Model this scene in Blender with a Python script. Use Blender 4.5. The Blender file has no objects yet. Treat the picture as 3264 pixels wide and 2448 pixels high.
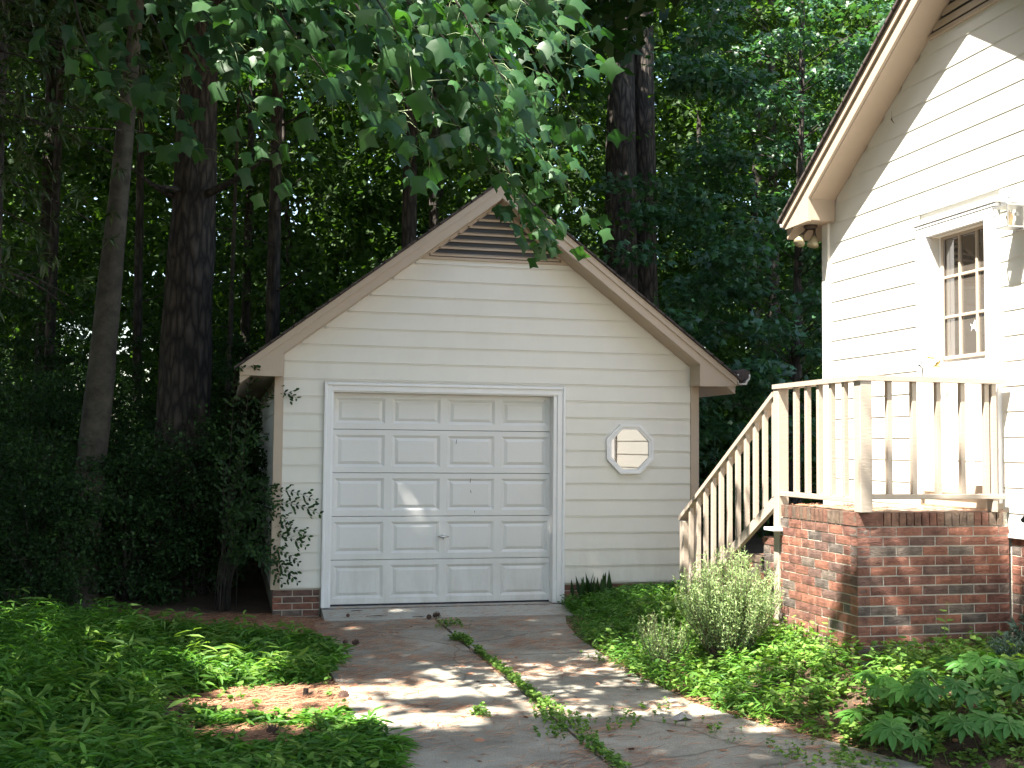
import bpy, math, random
import numpy as np
from mathutils import Vector, Matrix, noise

random.seed(7)
rng = np.random.default_rng(7)
sc = bpy.context.scene
col = sc.collection

# ---------------------------------------------------------------- camera
YAW, PITCH, ROLL = 0.2389, 0.0555, 0.0093
F = Vector((math.sin(YAW) * math.cos(PITCH), math.cos(YAW) * math.cos(PITCH), math.sin(PITCH)))
R0 = Vector((math.cos(YAW), -math.sin(YAW), 0))
U0 = R0.cross(F)
R = R0 * math.cos(ROLL) + U0 * math.sin(ROLL)
U = U0 * math.cos(ROLL) - R0 * math.sin(ROLL)
cam = bpy.data.cameras.new("camera")
cam.lens = 40.74
cam.sensor_width = 36
cam.clip_start = 0.05
cam.clip_end = 2000
cam_o = bpy.data.objects.new("camera", cam)
mw = Matrix((R, U, -F)).transposed().to_4x4()
mw.translation = Vector((0, 0, 1.66))
cam_o.matrix_world = mw
col.objects.link(cam_o)
sc.camera = cam_o

# ---------------------------------------------------------------- light
SUN = Vector((1.0, 0.6, -2.1)).normalized()
world = bpy.data.worlds.new("World")
sc.world = world
world.use_nodes = True
wn = world.node_tree
sky = wn.nodes.new("ShaderNodeTexSky")
sky.sky_type = 'NISHITA'
sky.sun_disc = False
sky.sun_elevation = math.asin(-SUN.z)
sky.sun_rotation = math.atan2(-SUN.x, -SUN.y)
sky.air_density = 1.3
sky.dust_density = 2.0
bg = wn.nodes["Background"]
bg.inputs[1].default_value = 0.095
wn.links.new(sky.outputs[0], bg.inputs[0])
sl = bpy.data.lights.new("sun", 'SUN')
sl.energy = 5.0
sl.angle = math.radians(0.53)
sl.color = (1.0, 0.95, 0.86)
so = bpy.data.objects.new("sun", sl)
so.rotation_euler = SUN.to_track_quat('-Z', 'Y').to_euler()
so.location = (-8, -4, 20)
col.objects.link(so)
sc.view_settings.view_transform = 'Standard'
sc.view_settings.look = 'None'
sc.view_settings.gamma = 1.0
sc.view_settings.use_curve_mapping = False
sc.view_settings.exposure = 2.42
sc.cycles.max_bounces = 8
sc.cycles.transparent_max_bounces = 8
sc.cycles.use_denoising = True

# ---------------------------------------------------------------- helpers
def tag(o, label=None, cat=None, group=None, kind=None):
    if label: o['label'] = label
    if cat: o['category'] = cat
    if group: o['group'] = group
    if kind: o['kind'] = kind
    return o

def wloc(o):
    v = Vector((0, 0, 0))
    while o is not None:
        v = v + o.location
        o = o.parent
    return v

def link(o, parent=None):
    col.objects.link(o)
    if parent is not None:
        o.parent = parent
    return o

def empty(name, loc, label=None, cat=None, group=None, kind=None):
    o = bpy.data.objects.new(name, None)
    o.empty_display_size = 0.2
    o.location = loc
    col.objects.link(o)
    return tag(o, label, cat, group, kind)

class MB:
    def __init__(s):
        s.v = []; s.f = []
    def add(s, vs, fs):
        n = len(s.v)
        s.v += [tuple(v) for v in vs]
        s.f += [tuple(i + n for i in f) for f in fs]
        return s
    def box(s, x0, x1, y0, y1, z0, z1, b=0.0):
        if b <= 0:
            vs = [(x, y, z) for z in (z0, z1) for y in (y0, y1) for x in (x0, x1)]
            fs = [(0, 2, 3, 1), (4, 5, 7, 6), (0, 1, 5, 4), (2, 6, 7, 3), (0, 4, 6, 2), (1, 3, 7, 5)]
            return s.add(vs, fs)
        # bevelled box: 24 verts
        vs = []; idx = {}
        X = (x0, x1); Y = (y0, y1); Z = (z0, z1)
        for i in (0, 1):
            for j in (0, 1):
                for k in (0, 1):
                    sx, sy, sz = (1 - 2 * i) * b, (1 - 2 * j) * b, (1 - 2 * k) * b
                    idx[(i, j, k, 0)] = len(vs); vs.append((X[i], Y[j] + sy, Z[k] + sz))
                    idx[(i, j, k, 1)] = len(vs); vs.append((X[i] + sx, Y[j], Z[k] + sz))
                    idx[(i, j, k, 2)] = len(vs); vs.append((X[i] + sx, Y[j] + sy, Z[k]))
        fs = []
        for i in (0, 1):
            fs.append([idx[(i, 0, 0, 0)], idx[(i, 1, 0, 0)], idx[(i, 1, 1, 0)], idx[(i, 0, 1, 0)]])
            fs.append([idx[(0, i, 0, 1)], idx[(1, i, 0, 1)], idx[(1, i, 1, 1)], idx[(0, i, 1, 1)]])
            fs.append([idx[(0, 0, i, 2)], idx[(1, 0, i, 2)], idx[(1, 1, i, 2)], idx[(0, 1, i, 2)]])
        for i in (0, 1):
            for j in (0, 1):
                fs.append([idx[(i, j, 0, 0)], idx[(i, j, 1, 0)], idx[(i, j, 1, 1)], idx[(i, j, 0, 1)]])
                fs.append([idx[(i, 0, j, 0)], idx[(i, 1, j, 0)], idx[(i, 1, j, 2)], idx[(i, 0, j, 2)]])
                fs.append([idx[(0, i, j, 1)], idx[(1, i, j, 1)], idx[(1, i, j, 2)], idx[(0, i, j, 2)]])
                for k in (0, 1):
                    fs.append([idx[(i, j, k, 0)], idx[(i, j, k, 1)], idx[(i, j, k, 2)]])
        return s.add(vs, fs)
    def prism(s, poly, axis, a, b):
        """poly: 2D points in the plane across `axis`; extruded from a to b"""
        n = len(poly)
        def P(p, t):
            return {0: (t, p[0], p[1]), 1: (p[0], t, p[1]), 2: (p[0], p[1], t)}[axis]
        vs = [P(p, a) for p in poly] + [P(p, b) for p in poly]
        fs = [tuple(range(n)), tuple(range(2 * n - 1, n - 1, -1))]
        for i in range(n):
            j = (i + 1) % n
            fs.append((i, i + n, j + n, j))
        return s.add(vs, fs)
    def tube(s, pts, rads, n=8, cap=True):
        pts = [Vector(p) for p in pts]
        vs = []; fs = []
        up = Vector((0, 0, 1))
        for i, p in enumerate(pts):
            t = (pts[min(i + 1, len(pts) - 1)] - pts[max(i - 1, 0)]).normalized()
            a = t.cross(up)
            if a.length < 0.05: a = t.cross(Vector((1, 0, 0)))
            a.normalize(); b = t.cross(a).normalized()
            for k in range(n):
                th = 2 * math.pi * k / n
                vs.append(p + (a * math.cos(th) + b * math.sin(th)) * rads[i])
        for i in range(len(pts) - 1):
            for k in range(n):
                k2 = (k + 1) % n
                fs.append((i * n + k, i * n + k2, (i + 1) * n + k2, (i + 1) * n + k))
        if cap:
            fs.append(tuple(range(n)))
            fs.append(tuple(range(len(vs) - 1, len(vs) - n - 1, -1)))
        return s.add(vs, fs)
    def lathe(s, prof, cx, cy, n=16):
        vs = []; fs = []
        for r, z in prof:
            for k in range(n):
                th = 2 * math.pi * k / n
                vs.append((cx + r * math.cos(th), cy + r * math.sin(th), z))
        for i in range(len(prof) - 1):
            for k in range(n):
                k2 = (k + 1) % n
                fs.append((i * n + k, i * n + k2, (i + 1) * n + k2, (i + 1) * n + k))
        fs.append(tuple(range(n))); fs.append(tuple(range(len(vs) - 1, len(vs) - n - 1, -1)))
        return s.add(vs, fs)
    def mesh(s, name, mat, off=(0, 0, 0)):
        me = bpy.data.meshes.new(name)
        o = Vector(off)
        me.from_pydata([tuple(Vector(v) - o) for v in s.v], [], s.f)
        import bmesh
        bm = bmesh.new(); bm.from_mesh(me)
        bmesh.ops.recalc_face_normals(bm, faces=bm.faces)
        bm.to_mesh(me); bm.free()
        if mat: me.materials.append(mat)
        return me
    def build(s, name, mat, parent=None, smooth=False, loc=None):
        base = wloc(parent) if parent is not None else Vector((0, 0, 0))
        if parent is None and loc is not None: base = Vector(loc)
        me = s.mesh(name, mat, base)
        if smooth: me.polygons.foreach_set('use_smooth', [True] * len(me.polygons))
        o = bpy.data.objects.new(name, me)
        if parent is None and loc is not None: o.location = loc
        return link(o, parent)

def fast_mesh(name, V, T, mat, rnd=None, smooth=False):
    me = bpy.data.meshes.new(name)
    V = np.ascontiguousarray(V, dtype=np.float32); T = np.ascontiguousarray(T, dtype=np.int32)
    me.vertices.add(len(V)); me.vertices.foreach_set('co', V.ravel())
    me.loops.add(T.size); me.loops.foreach_set('vertex_index', T.ravel())
    me.polygons.add(len(T))
    k = T.shape[1]
    me.polygons.foreach_set('loop_start', np.arange(0, T.size, k, dtype=np.int32))
    me.polygons.foreach_set('loop_total', np.full(len(T), k, dtype=np.int32))
    if smooth: me.polygons.foreach_set('use_smooth', np.ones(len(T), dtype=bool))
    me.update(calc_edges=True)
    if rnd is not None:
        at = me.attributes.new('rnd', 'FLOAT', 'POINT')
        at.data.foreach_set('value', np.ascontiguousarray(rnd, dtype=np.float32))
    if mat: me.materials.append(mat)
    return me

# ---------------------------------------------------------------- materials
def mat_new(name):
    m = bpy.data.materials.new(name); m.use_nodes = True
    nt = m.node_tree
    return m, nt, nt.nodes["Principled BSDF"]

def nd(nt, t, **kw):
    n = nt.nodes.new(t)
    for k, v in kw.items(): setattr(n, k, v)
    return n

def ramp(nt, src, stops):
    r = nd(nt, "ShaderNodeValToRGB")
    el = r.color_ramp.elements
    while len(el) < len(stops): el.new(0.5)
    for e, (p, c) in zip(el, stops):
        e.position = p
        e.color = (*c, 1) if len(c) == 3 else c
    nt.links.new(src, r.inputs[0])
    return r

def paint(name, c, rough=0.55, dirt=0.12, scale=6.0, bump=0.02, dcol=None, stretch=(1, 1, 1), grime=False):
    m, nt, p = mat_new(name)
    tc = nd(nt, "ShaderNodeTexCoord"); mp = nd(nt, "ShaderNodeMapping")
    mp.inputs['Scale'].default_value = stretch
    geo = nd(nt, "ShaderNodeNewGeometry")
    nt.links.new(geo.outputs['Position'], mp.inputs[0])
    n1 = nd(nt, "ShaderNodeTexNoise"); n1.inputs['Scale'].default_value = scale; n1.inputs['Detail'].default_value = 6
    nt.links.new(mp.outputs[0], n1.inputs[0])
    d = dcol or tuple(x * 0.72 for x in c)
    r = ramp(nt, n1.outputs[0], [(0.3, tuple(c[i] * (1 - dirt) + d[i] * dirt for i in range(3))), (0.55, c), (0.85, tuple(c[i] * (1 - 2.2 * dirt) + d[i] * 2.2 * dirt for i in range(3)))])
    colout = r.outputs[0]
    if grime:
        # rain streaks and splashed dirt close to the ground
        sx = nd(nt, "ShaderNodeSeparateXYZ"); nt.links.new(geo.outputs['Position'], sx.inputs[0])
        mr = nd(nt, "ShaderNodeMapRange"); mr.inputs[1].default_value = 0.0; mr.inputs[2].default_value = 0.75; mr.inputs[3].default_value = 0.5; mr.inputs[4].default_value = 0.0
        nt.links.new(sx.outputs[2], mr.inputs[0])
        mg = nd(nt, "ShaderNodeMapping"); mg.inputs['Scale'].default_value = (4, 4, 1.2); nt.links.new(geo.outputs['Position'], mg.inputs[0])
        ng = nd(nt, "ShaderNodeTexNoise"); ng.inputs['Scale'].default_value = 1.3; ng.inputs['Detail'].default_value = 8; ng.inputs['Roughness'].default_value = .7
        nt.links.new(mg.outputs[0], ng.inputs[0])
        rg = ramp(nt, ng.outputs[0], [(0.42, (0, 0, 0)), (0.72, (1, 1, 1))])
        ad = nd(nt, "ShaderNodeMath", operation='ADD'); ad.inputs[1].default_value = 0.07; nt.links.new(mr.outputs[0], ad.inputs[0])
        mu = nd(nt, "ShaderNodeMath", operation='MULTIPLY'); nt.links.new(ad.outputs[0], mu.inputs[0]); nt.links.new(rg.outputs[0], mu.inputs[1])
        mg2 = nd(nt, "ShaderNodeMix", data_type='RGBA'); nt.links.new(mu.outputs[0], mg2.inputs[0]); nt.links.new(r.outputs[0], mg2.inputs[6]); mg2.inputs[7].default_value = (0.40, 0.37, 0.30, 1)
        colout = mg2.outputs[2]
    nt.links.new(colout, p.inputs['Base Color'])
    p.inputs['Roughness'].default_value = rough
    n2 = nd(nt, "ShaderNodeTexNoise"); n2.inputs['Scale'].default_value = 90; n2.inputs['Detail'].default_value = 4
    mp2 = nd(nt, "ShaderNodeMapping"); mp2.inputs['Scale'].default_value = (0.25, 0.25, 1)
    nt.links.new(geo.outputs['Position'], mp2.inputs[0]); nt.links.new(mp2.outputs[0], n2.inputs[0])
    b = nd(nt, "ShaderNodeBump"); b.inputs['Strength'].default_value = 0.5; b.inputs['Distance'].default_value = bump * 0.1
    nt.links.new(n2.outputs[0], b.inputs['Height']); nt.links.new(b.outputs[0], p.inputs['Normal'])
    return m

M = {}
M['siding'] = paint('cream_siding_paint', (0.72, 0.70, 0.64), 0.5, 0.10, 2.2, bump=0.0, grime=True)
M['siding_house'] = M['siding']
M['tan'] = paint('tan_trim_paint', (0.45, 0.362, 0.278), 0.5, 0.12, 4.0)
M['white'] = paint('white_trim_paint', (0.78, 0.78, 0.78), 0.42, 0.08, 3.0, grime=True)
M['door'] = paint('garage_door_paint', (0.68, 0.675, 0.655), 0.4, 0.06, 1.5, grime=True)
M['rail'] = paint('railing_paint', (0.39, 0.325, 0.26), 0.6, 0.12, 5.0, bump=0.04)
M['gasket'] = paint('dark_gap_paint', (0.03, 0.03, 0.05), 0.8)
M['vinyl'] = paint('gutter_vinyl', (0.62, 0.60, 0.55), 0.4)

def simple(name, c, rough=0.5, metal=0.0, spec=0.5):
    m, nt, p = mat_new(name)
    p.inputs['Base Color'].default_value = (*c, 1)
    p.inputs['Roughness'].default_value = rough
    p.inputs['Metallic'].default_value = metal
    p.inputs['Specular IOR Level'].default_value = spec
    return m
M['chrome'] = simple('worn_chrome', (0.55, 0.55, 0.55), 0.25, 1.0)
M['brass'] = simple('brass', (0.7, 0.5, 0.2), 0.3, 1.0)
M['pewter'] = simple('lantern_metal', (0.42, 0.42, 0.42), 0.45, 0.7)
M['black'] = simple('black_enamel_vent_shade', (0.012, 0.014, 0.02), 0.45)  # enamel on the garden post; stands for shade in the gable vents
M['bronze'] = simple('dark_bronze', (0.05, 0.035, 0.025), 0.5, 0.3)
M['bulb'] = simple('frosted_bulb', (0.30, 0.27, 0.17), 0.15)
M['amber'] = simple('amber_bulb', (0.8, 0.5, 0.2), 0.3)

def glass_mat(name, tint, refl, rough=0.01):
    m = bpy.data.materials.new(name); m.use_nodes = True
    nt = m.node_tree; nt.nodes.clear()
    out = nd(nt, "ShaderNodeOutputMaterial"); mix = nd(nt, "ShaderNodeMixShader")
    d = nd(nt, "ShaderNodeBsdfDiffuse"); g = nd(nt, "ShaderNodeBsdfGlossy")
    d.inputs[0].default_value = (*tint, 1)
    g.inputs['Roughness'].default_value = rough
    g.inputs['Color'].default_value = (0.95, 0.95, 0.95, 1)
    nz = nd(nt, "ShaderNodeTexNoise"); nz.inputs['Scale'].default_value = 3
    b = nd(nt, "ShaderNodeBump"); b.inputs['Strength'].default_value = 0.05; b.inputs['Distance'].default_value = 0.0015
    nt.links.new(nz.outputs[0], b.inputs['Height']); nt.links.new(b.outputs[0], g.inputs['Normal'])
    mix.inputs[0].default_value = refl
    nt.links.new(d.outputs[0], mix.inputs[1]); nt.links.new(g.outputs[0], mix.inputs[2])
    nt.links.new(mix.outputs[0], out.inputs[0])
    return m
M['pane'] = glass_mat('window_glass', (0.10, 0.085, 0.07), 0.22)
M['oct_pane'] = glass_mat('octagon_glass', (0.03, 0.028, 0.025), 0.30)
def clear_glass():
    m = bpy.data.materials.new('lantern_glass'); m.use_nodes = True
    nt = m.node_tree; nt.nodes.clear()
    out = nd(nt, "ShaderNodeOutputMaterial"); mix = nd(nt, "ShaderNodeMixShader")
    d = nd(nt, "ShaderNodeBsdfTransparent"); g = nd(nt, "ShaderNodeBsdfGlossy")
    d.inputs[0].default_value = (0.93, 0.93, 0.9, 1); g.inputs['Roughness'].default_value = 0.05
    mix.inputs[0].default_value = 0.12
    nt.links.new(d.outputs[0], mix.inputs[1]); nt.links.new(g.outputs[0], mix.inputs[2]); nt.links.new(mix.outputs[0], out.inputs[0])
    return m
M['clear'] = clear_glass()

def brick_mat(name, stops):
    m, nt, p = mat_new(name)
    oi = nd(nt, "ShaderNodeObjectInfo")
    r = ramp(nt, oi.outputs['Random'], stops)
    r.color_ramp.interpolation = 'CONSTANT'
    geo = nd(nt, "ShaderNodeNewGeometry")
    n1 = nd(nt, "ShaderNodeTexNoise"); n1.inputs['Scale'].default_value = 14; n1.inputs['Detail'].default_value = 5
    nt.links.new(geo.outputs['Position'], n1.inputs[0])
    r1 = ramp(nt, n1.outputs[0], [(0.35, (0.45, 0.42, 0.42)), (0.6, (1, 1, 1)), (0.8, (1.35, 1.2, 1.15))])
    mx = nd(nt, "ShaderNodeMix", data_type='RGBA', blend_type='MULTIPLY'); mx.inputs[0].default_value = 0.8
    nt.links.new(r.outputs[0], mx.inputs[6]); nt.links.new(r1.outputs[0], mx.inputs[7])
    # pale efflorescence specks
    n3 = nd(nt, "ShaderNodeTexNoise"); n3.inputs['Scale'].default_value = 9; n3.inputs['Detail'].default_value = 9; n3.inputs['Roughness'].default_value = 0.75
    nt.links.new(geo.outputs['Position'], n3.inputs[0])
    r3 = ramp(nt, n3.outputs[0], [(0.66, (0, 0, 0)), (0.74, (0.6, 0.6, 0.6))])
    mx2 = nd(nt, "ShaderNodeMix", data_type='RGBA'); mx2.inputs[7].default_value = (0.45, 0.40, 0.36, 1)
    nt.links.new(r3.outputs[0], mx2.inputs[0]); nt.links.new(mx.outputs[2], mx2.inputs[6])
    nt.links.new(mx2.outputs[2], p.inputs['Base Color'])
    p.inputs['Roughness'].default_value = 0.85
    n2 = nd(nt, "ShaderNodeTexNoise"); n2.inputs['Scale'].default_value = 55; n2.inputs['Detail'].default_value = 5; n2.inputs['Distortion'].default_value = 1.2
    mp = nd(nt, "ShaderNodeMapping"); mp.inputs['Scale'].default_value = (0.6, 0.6, 1.4)
    nt.links.new(geo.outputs['Position'], mp.inputs[0]); nt.links.new(mp.outputs[0], n2.inputs[0])
    r2 = ramp(nt, n2.outputs[0], [(0.38, (0, 0, 0)), (0.5, (1, 1, 1))])
    b = nd(nt, "ShaderNodeBump"); b.inputs['Strength'].default_value = 0.8; b.inputs['Distance'].default_value = 0.004
    nt.links.new(r2.outputs[0], b.inputs['Height']); nt.links.new(b.outputs[0], p.inputs['Normal'])
    return m
RED = [(0.0, (0.25, 0.106, 0.070)), (0.2, (0.19, 0.084, 0.060)), (0.38, (0.29, 0.120, 0.076)), (0.52, (0.16, 0.092, 0.072)), (0.68, (0.125, 0.100, 0.084)), (0.77, (0.22, 0.108, 0.076)), (0.91, (0.17, 0.132, 0.106))]
M['brick'] = brick_mat('tapestry_brick', RED)
M['rowlock'] = brick_mat('cap_brick', [(0.0, (0.18, 0.095, 0.062)), (0.25, (0.20, 0.09, 0.06)), (0.5, (0.14, 0.095, 0.066)), (0.75, (0.17, 0.12, 0.085))])
M['mortar'] = paint('mortar', (0.50, 0.46, 0.38), 0.95, 0.3, 20, bump=0.2)

def concrete():
    m, nt, p = mat_new('weathered_concrete')
    geo = nd(nt, "ShaderNodeNewGeometry")
    n1 = nd(nt, "ShaderNodeTexNoise"); n1.inputs['Scale'].default_value = 1.4; n1.inputs['Detail'].default_value = 8; n1.inputs['Roughness'].default_value = 0.65
    nt.links.new(geo.outputs['Position'], n1.inputs[0])
    r1 = ramp(nt, n1.outputs[0], [(0.3, (0.17, 0.155, 0.125)), (0.52, (0.30, 0.28, 0.23)), (0.75, (0.43, 0.405, 0.34))])
    n2 = nd(nt, "ShaderNodeTexNoise"); n2.inputs['Scale'].default_value = 120; n2.inputs['Detail'].default_value = 3
    nt.links.new(geo.outputs['Position'], n2.inputs[0])
    r2 = ramp(nt, n2.outputs[0], [(0.35, (0.6, 0.6, 0.6)), (0.65, (1.15, 1.15, 1.15))])
    mx = nd(nt, "ShaderNodeMix", data_type='RGBA', blend_type='MULTIPLY'); mx.inputs[0].default_value = 0.7
    nt.links.new(r1.outputs[0], mx.inputs[6]); nt.links.new(r2.outputs[0], mx.inputs[7])
    vr = nd(nt, "ShaderNodeTexVoronoi", feature='DISTANCE_TO_EDGE'); vr.inputs['Scale'].default_value = .55
    wv = nd(nt, "ShaderNodeTexNoise"); wv.inputs['Scale'].default_value = 2.5; wv.inputs['Detail'].default_value = 6
    wm = nd(nt, "ShaderNodeMix", data_type='RGBA'); wm.inputs[0].default_value = .2
    nt.links.new(geo.outputs['Position'], wv.inputs[0]); nt.links.new(geo.outputs['Position'], wm.inputs[6]); nt.links.new(wv.outputs[1], wm.inputs[7]); nt.links.new(wm.outputs[2], vr.inputs[0])
    rv = ramp(nt, vr.outputs[0], [(0.0, (0.35, 0.33, 0.3)), (0.006, (1, 1, 1))])
    mc = nd(nt, "ShaderNodeMix", data_type='RGBA', blend_type='MULTIPLY'); mc.inputs[0].default_value = .8
    nt.links.new(mx.outputs[2], mc.inputs[6]); nt.links.new(rv.outputs[0], mc.inputs[7])
    nt.links.new(mc.outputs[2], p.inputs['Base Color'])
    p.inputs['Roughness'].default_value = 0.9
    b = nd(nt, "ShaderNodeBump"); b.inputs['Strength'].default_value = 0.6; b.inputs['Distance'].default_value = 0.004
    nt.links.new(n2.outputs[0], b.inputs['Height']); nt.links.new(b.outputs[0], p.inputs['Normal'])
    return m
M['concrete'] = concrete()
M['concrete_pale'] = paint('pale_concrete', (0.42, 0.41, 0.36), 0.9, 0.25, 5, bump=0.15)
M['footing'] = paint('grey_block', (0.22, 0.22, 0.22), 0.95, 0.3, 8, bump=0.2)

def shingle_mat():
    m, nt, p = mat_new('asphalt_shingle')
    geo = nd(nt, "ShaderNodeNewGeometry")
    n1 = nd(nt, "ShaderNodeTexNoise"); n1.inputs['Scale'].default_value = 60; n1.inputs['Detail'].default_value = 6
    nt.links.new(geo.outputs['Position'], n1.inputs[0])
    r1 = ramp(nt, n1.outputs[0], [(0.3, (0.035, 0.028, 0.026)), (0.7, (0.09, 0.07, 0.062))])
    nt.links.new(r1.outputs[0], p.inputs['Base Color']); p.inputs['Roughness'].default_value = 0.95
    return m
M['shingle'] = shingle_mat()

def ground_mat():
    m, nt, p = mat_new('pine_straw_ground')
    geo = nd(nt, "ShaderNodeNewGeometry")
    n1 = nd(nt, "ShaderNodeTexNoise"); n1.inputs['Scale'].default_value = 1.1; n1.inputs['Detail'].default_value = 9; n1.inputs['Roughness'].default_value = 0.7
    nt.links.new(geo.outputs['Position'], n1.inputs[0])
    r1 = ramp(nt, n1.outputs[0], [(0.3, (0.04, 0.028, 0.018)), (0.5, (0.12, 0.07, 0.042)), (0.68, (0.20, 0.115, 0.07))])
    n2 = nd(nt, "ShaderNodeTexNoise"); n2.inputs['Scale'].default_value = 40; n2.inputs['Detail'].default_value = 8; n2.inputs['Distortion'].default_value = 2
    nt.links.new(geo.outputs['Position'], n2.inputs[0])
    r2 = ramp(nt, n2.outputs[0], [(0.35, (0.5, 0.5, 0.5)), (0.7, (1.3, 1.3, 1.3))])
    mx = nd(nt, "ShaderNodeMix", data_type='RGBA', blend_type='MULTIPLY'); mx.inputs[0].default_value = 1
    nt.links.new(r1.outputs[0], mx.inputs[6]); nt.links.new(r2.outputs[0], mx.inputs[7])
    nt.links.new(mx.outputs[2], p.inputs['Base Color']); p.inputs['Roughness'].default_value = 0.95
    b = nd(nt, "ShaderNodeBump"); b.inputs['Strength'].default_value = 1; b.inputs['Distance'].default_value = 0.02
    nt.links.new(n2.outputs[0], b.inputs['Height']); nt.links.new(b.outputs[0], p.inputs['Normal'])
    return m
M['ground'] = ground_mat()

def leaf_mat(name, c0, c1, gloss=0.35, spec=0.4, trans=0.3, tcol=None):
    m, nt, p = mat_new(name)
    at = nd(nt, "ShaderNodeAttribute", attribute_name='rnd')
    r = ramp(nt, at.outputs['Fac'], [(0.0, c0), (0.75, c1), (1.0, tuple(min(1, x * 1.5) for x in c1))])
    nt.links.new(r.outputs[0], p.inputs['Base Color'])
    p.inputs['Roughness'].default_value = gloss
    p.inputs['Specular IOR Level'].default_value = spec
    tr = nd(nt, "ShaderNodeBsdfTranslucent")
    mx0 = nd(nt, "ShaderNodeMix", data_type='RGBA', blend_type='MULTIPLY'); mx0.inputs[0].default_value = 1
    mx0.inputs[7].default_value = (*(tcol or (2.2, 2.4, 0.8)), 1)
    nt.links.new(r.outputs[0], mx0.inputs[6]); nt.links.new(mx0.outputs[2], tr.inputs[0])
    mx = nd(nt, "ShaderNodeMixShader"); mx.inputs[0].default_value = trans
    out = nt.nodes['Material Output']
    nt.links.new(p.outputs[0], mx.inputs[1]); nt.links.new(tr.outputs[0], mx.inputs[2]); nt.links.new(mx.outputs[0], out.inputs[0])
    return m
M['tulip'] = leaf_mat('tulip_leaf', (0.013, 0.048, 0.017), (0.032, 0.088, 0.025), 0.46, 0.34, 0.30)
M['gum'] = leaf_mat('gum_leaf', (0.022, 0.068, 0.034), (0.045, 0.115, 0.048), 0.45, 0.45, 0.25)
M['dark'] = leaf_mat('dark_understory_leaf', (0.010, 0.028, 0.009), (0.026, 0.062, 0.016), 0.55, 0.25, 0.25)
M['lance'] = leaf_mat('oak_leaf', (0.022, 0.045, 0.015), (0.045, 0.075, 0.022), 0.45, 0.4, 0.22)
M['far'] = leaf_mat('woodland_leaf', (0.018, 0.046, 0.012), (0.048, 0.096, 0.018), 0.6, 0.25, 0.3)
M['canopy'] = leaf_mat('canopy_leaf', (0.02, 0.055, 0.014), (0.04, 0.095, 0.02), 0.5, 0.3, 0.18)
M['grass'] = leaf_mat('stiltgrass_leaf', (0.030, 0.105, 0.016), (0.105, 0.235, 0.032), 0.5, 0.35, 0.35, (1.6, 1.8, 0.8))
M['weed'] = leaf_mat('weed_leaf', (0.055, 0.14, 0.025), (0.17, 0.28, 0.055), 0.55, 0.25, 0.3, (1.6, 1.7, 0.7))
M['sage'] = leaf_mat('sage_leaf', (0.17, 0.26, 0.10), (0.33, 0.43, 0.19), 0.7, 0.2, 0.25, (1.3, 1.4, 0.9))
M['lavender'] = leaf_mat('lavender_leaf', (0.07, 0.12, 0.09), (0.13, 0.20, 0.15), 0.7, 0.2, 0.2, (1.2, 1.3, 1))
M['hellebore'] = leaf_mat('hellebore_leaf', (0.025, 0.10, 0.018), (0.075, 0.19, 0.03), 0.5, 0.22, 0.22, (1.8, 2, 0.7))
M['stem'] = simple('stem_green', (0.12, 0.18, 0.05), 0.6)
M['twig'] = simple('twig_brown', (0.10, 0.065, 0.045), 0.8)
def needle_mat():
    m, nt, p = mat_new('pine_needle')
    at = nd(nt, "ShaderNodeAttribute", attribute_name='rnd')
    r = ramp(nt, at.outputs['Fac'], [(0.0, (0.16, 0.07, 0.04)), (0.6, (0.40, 0.19, 0.105)), (1.0, (0.55, 0.33, 0.19))])
    nt.links.new(r.outputs[0], p.inputs['Base Color']); p.inputs['Roughness'].default_value = 0.7
    return m
M['needle'] = needle_mat()
M['deadleaf'] = paint('dead_leaf', (0.34, 0.31, 0.28), 0.8, 0.3, 20)
M['cone'] = simple('pine_cone', (0.09, 0.05, 0.035), 0.8)
M['pink'] = simple('pink_petal', (0.75, 0.03, 0.10), 0.5)

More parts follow.
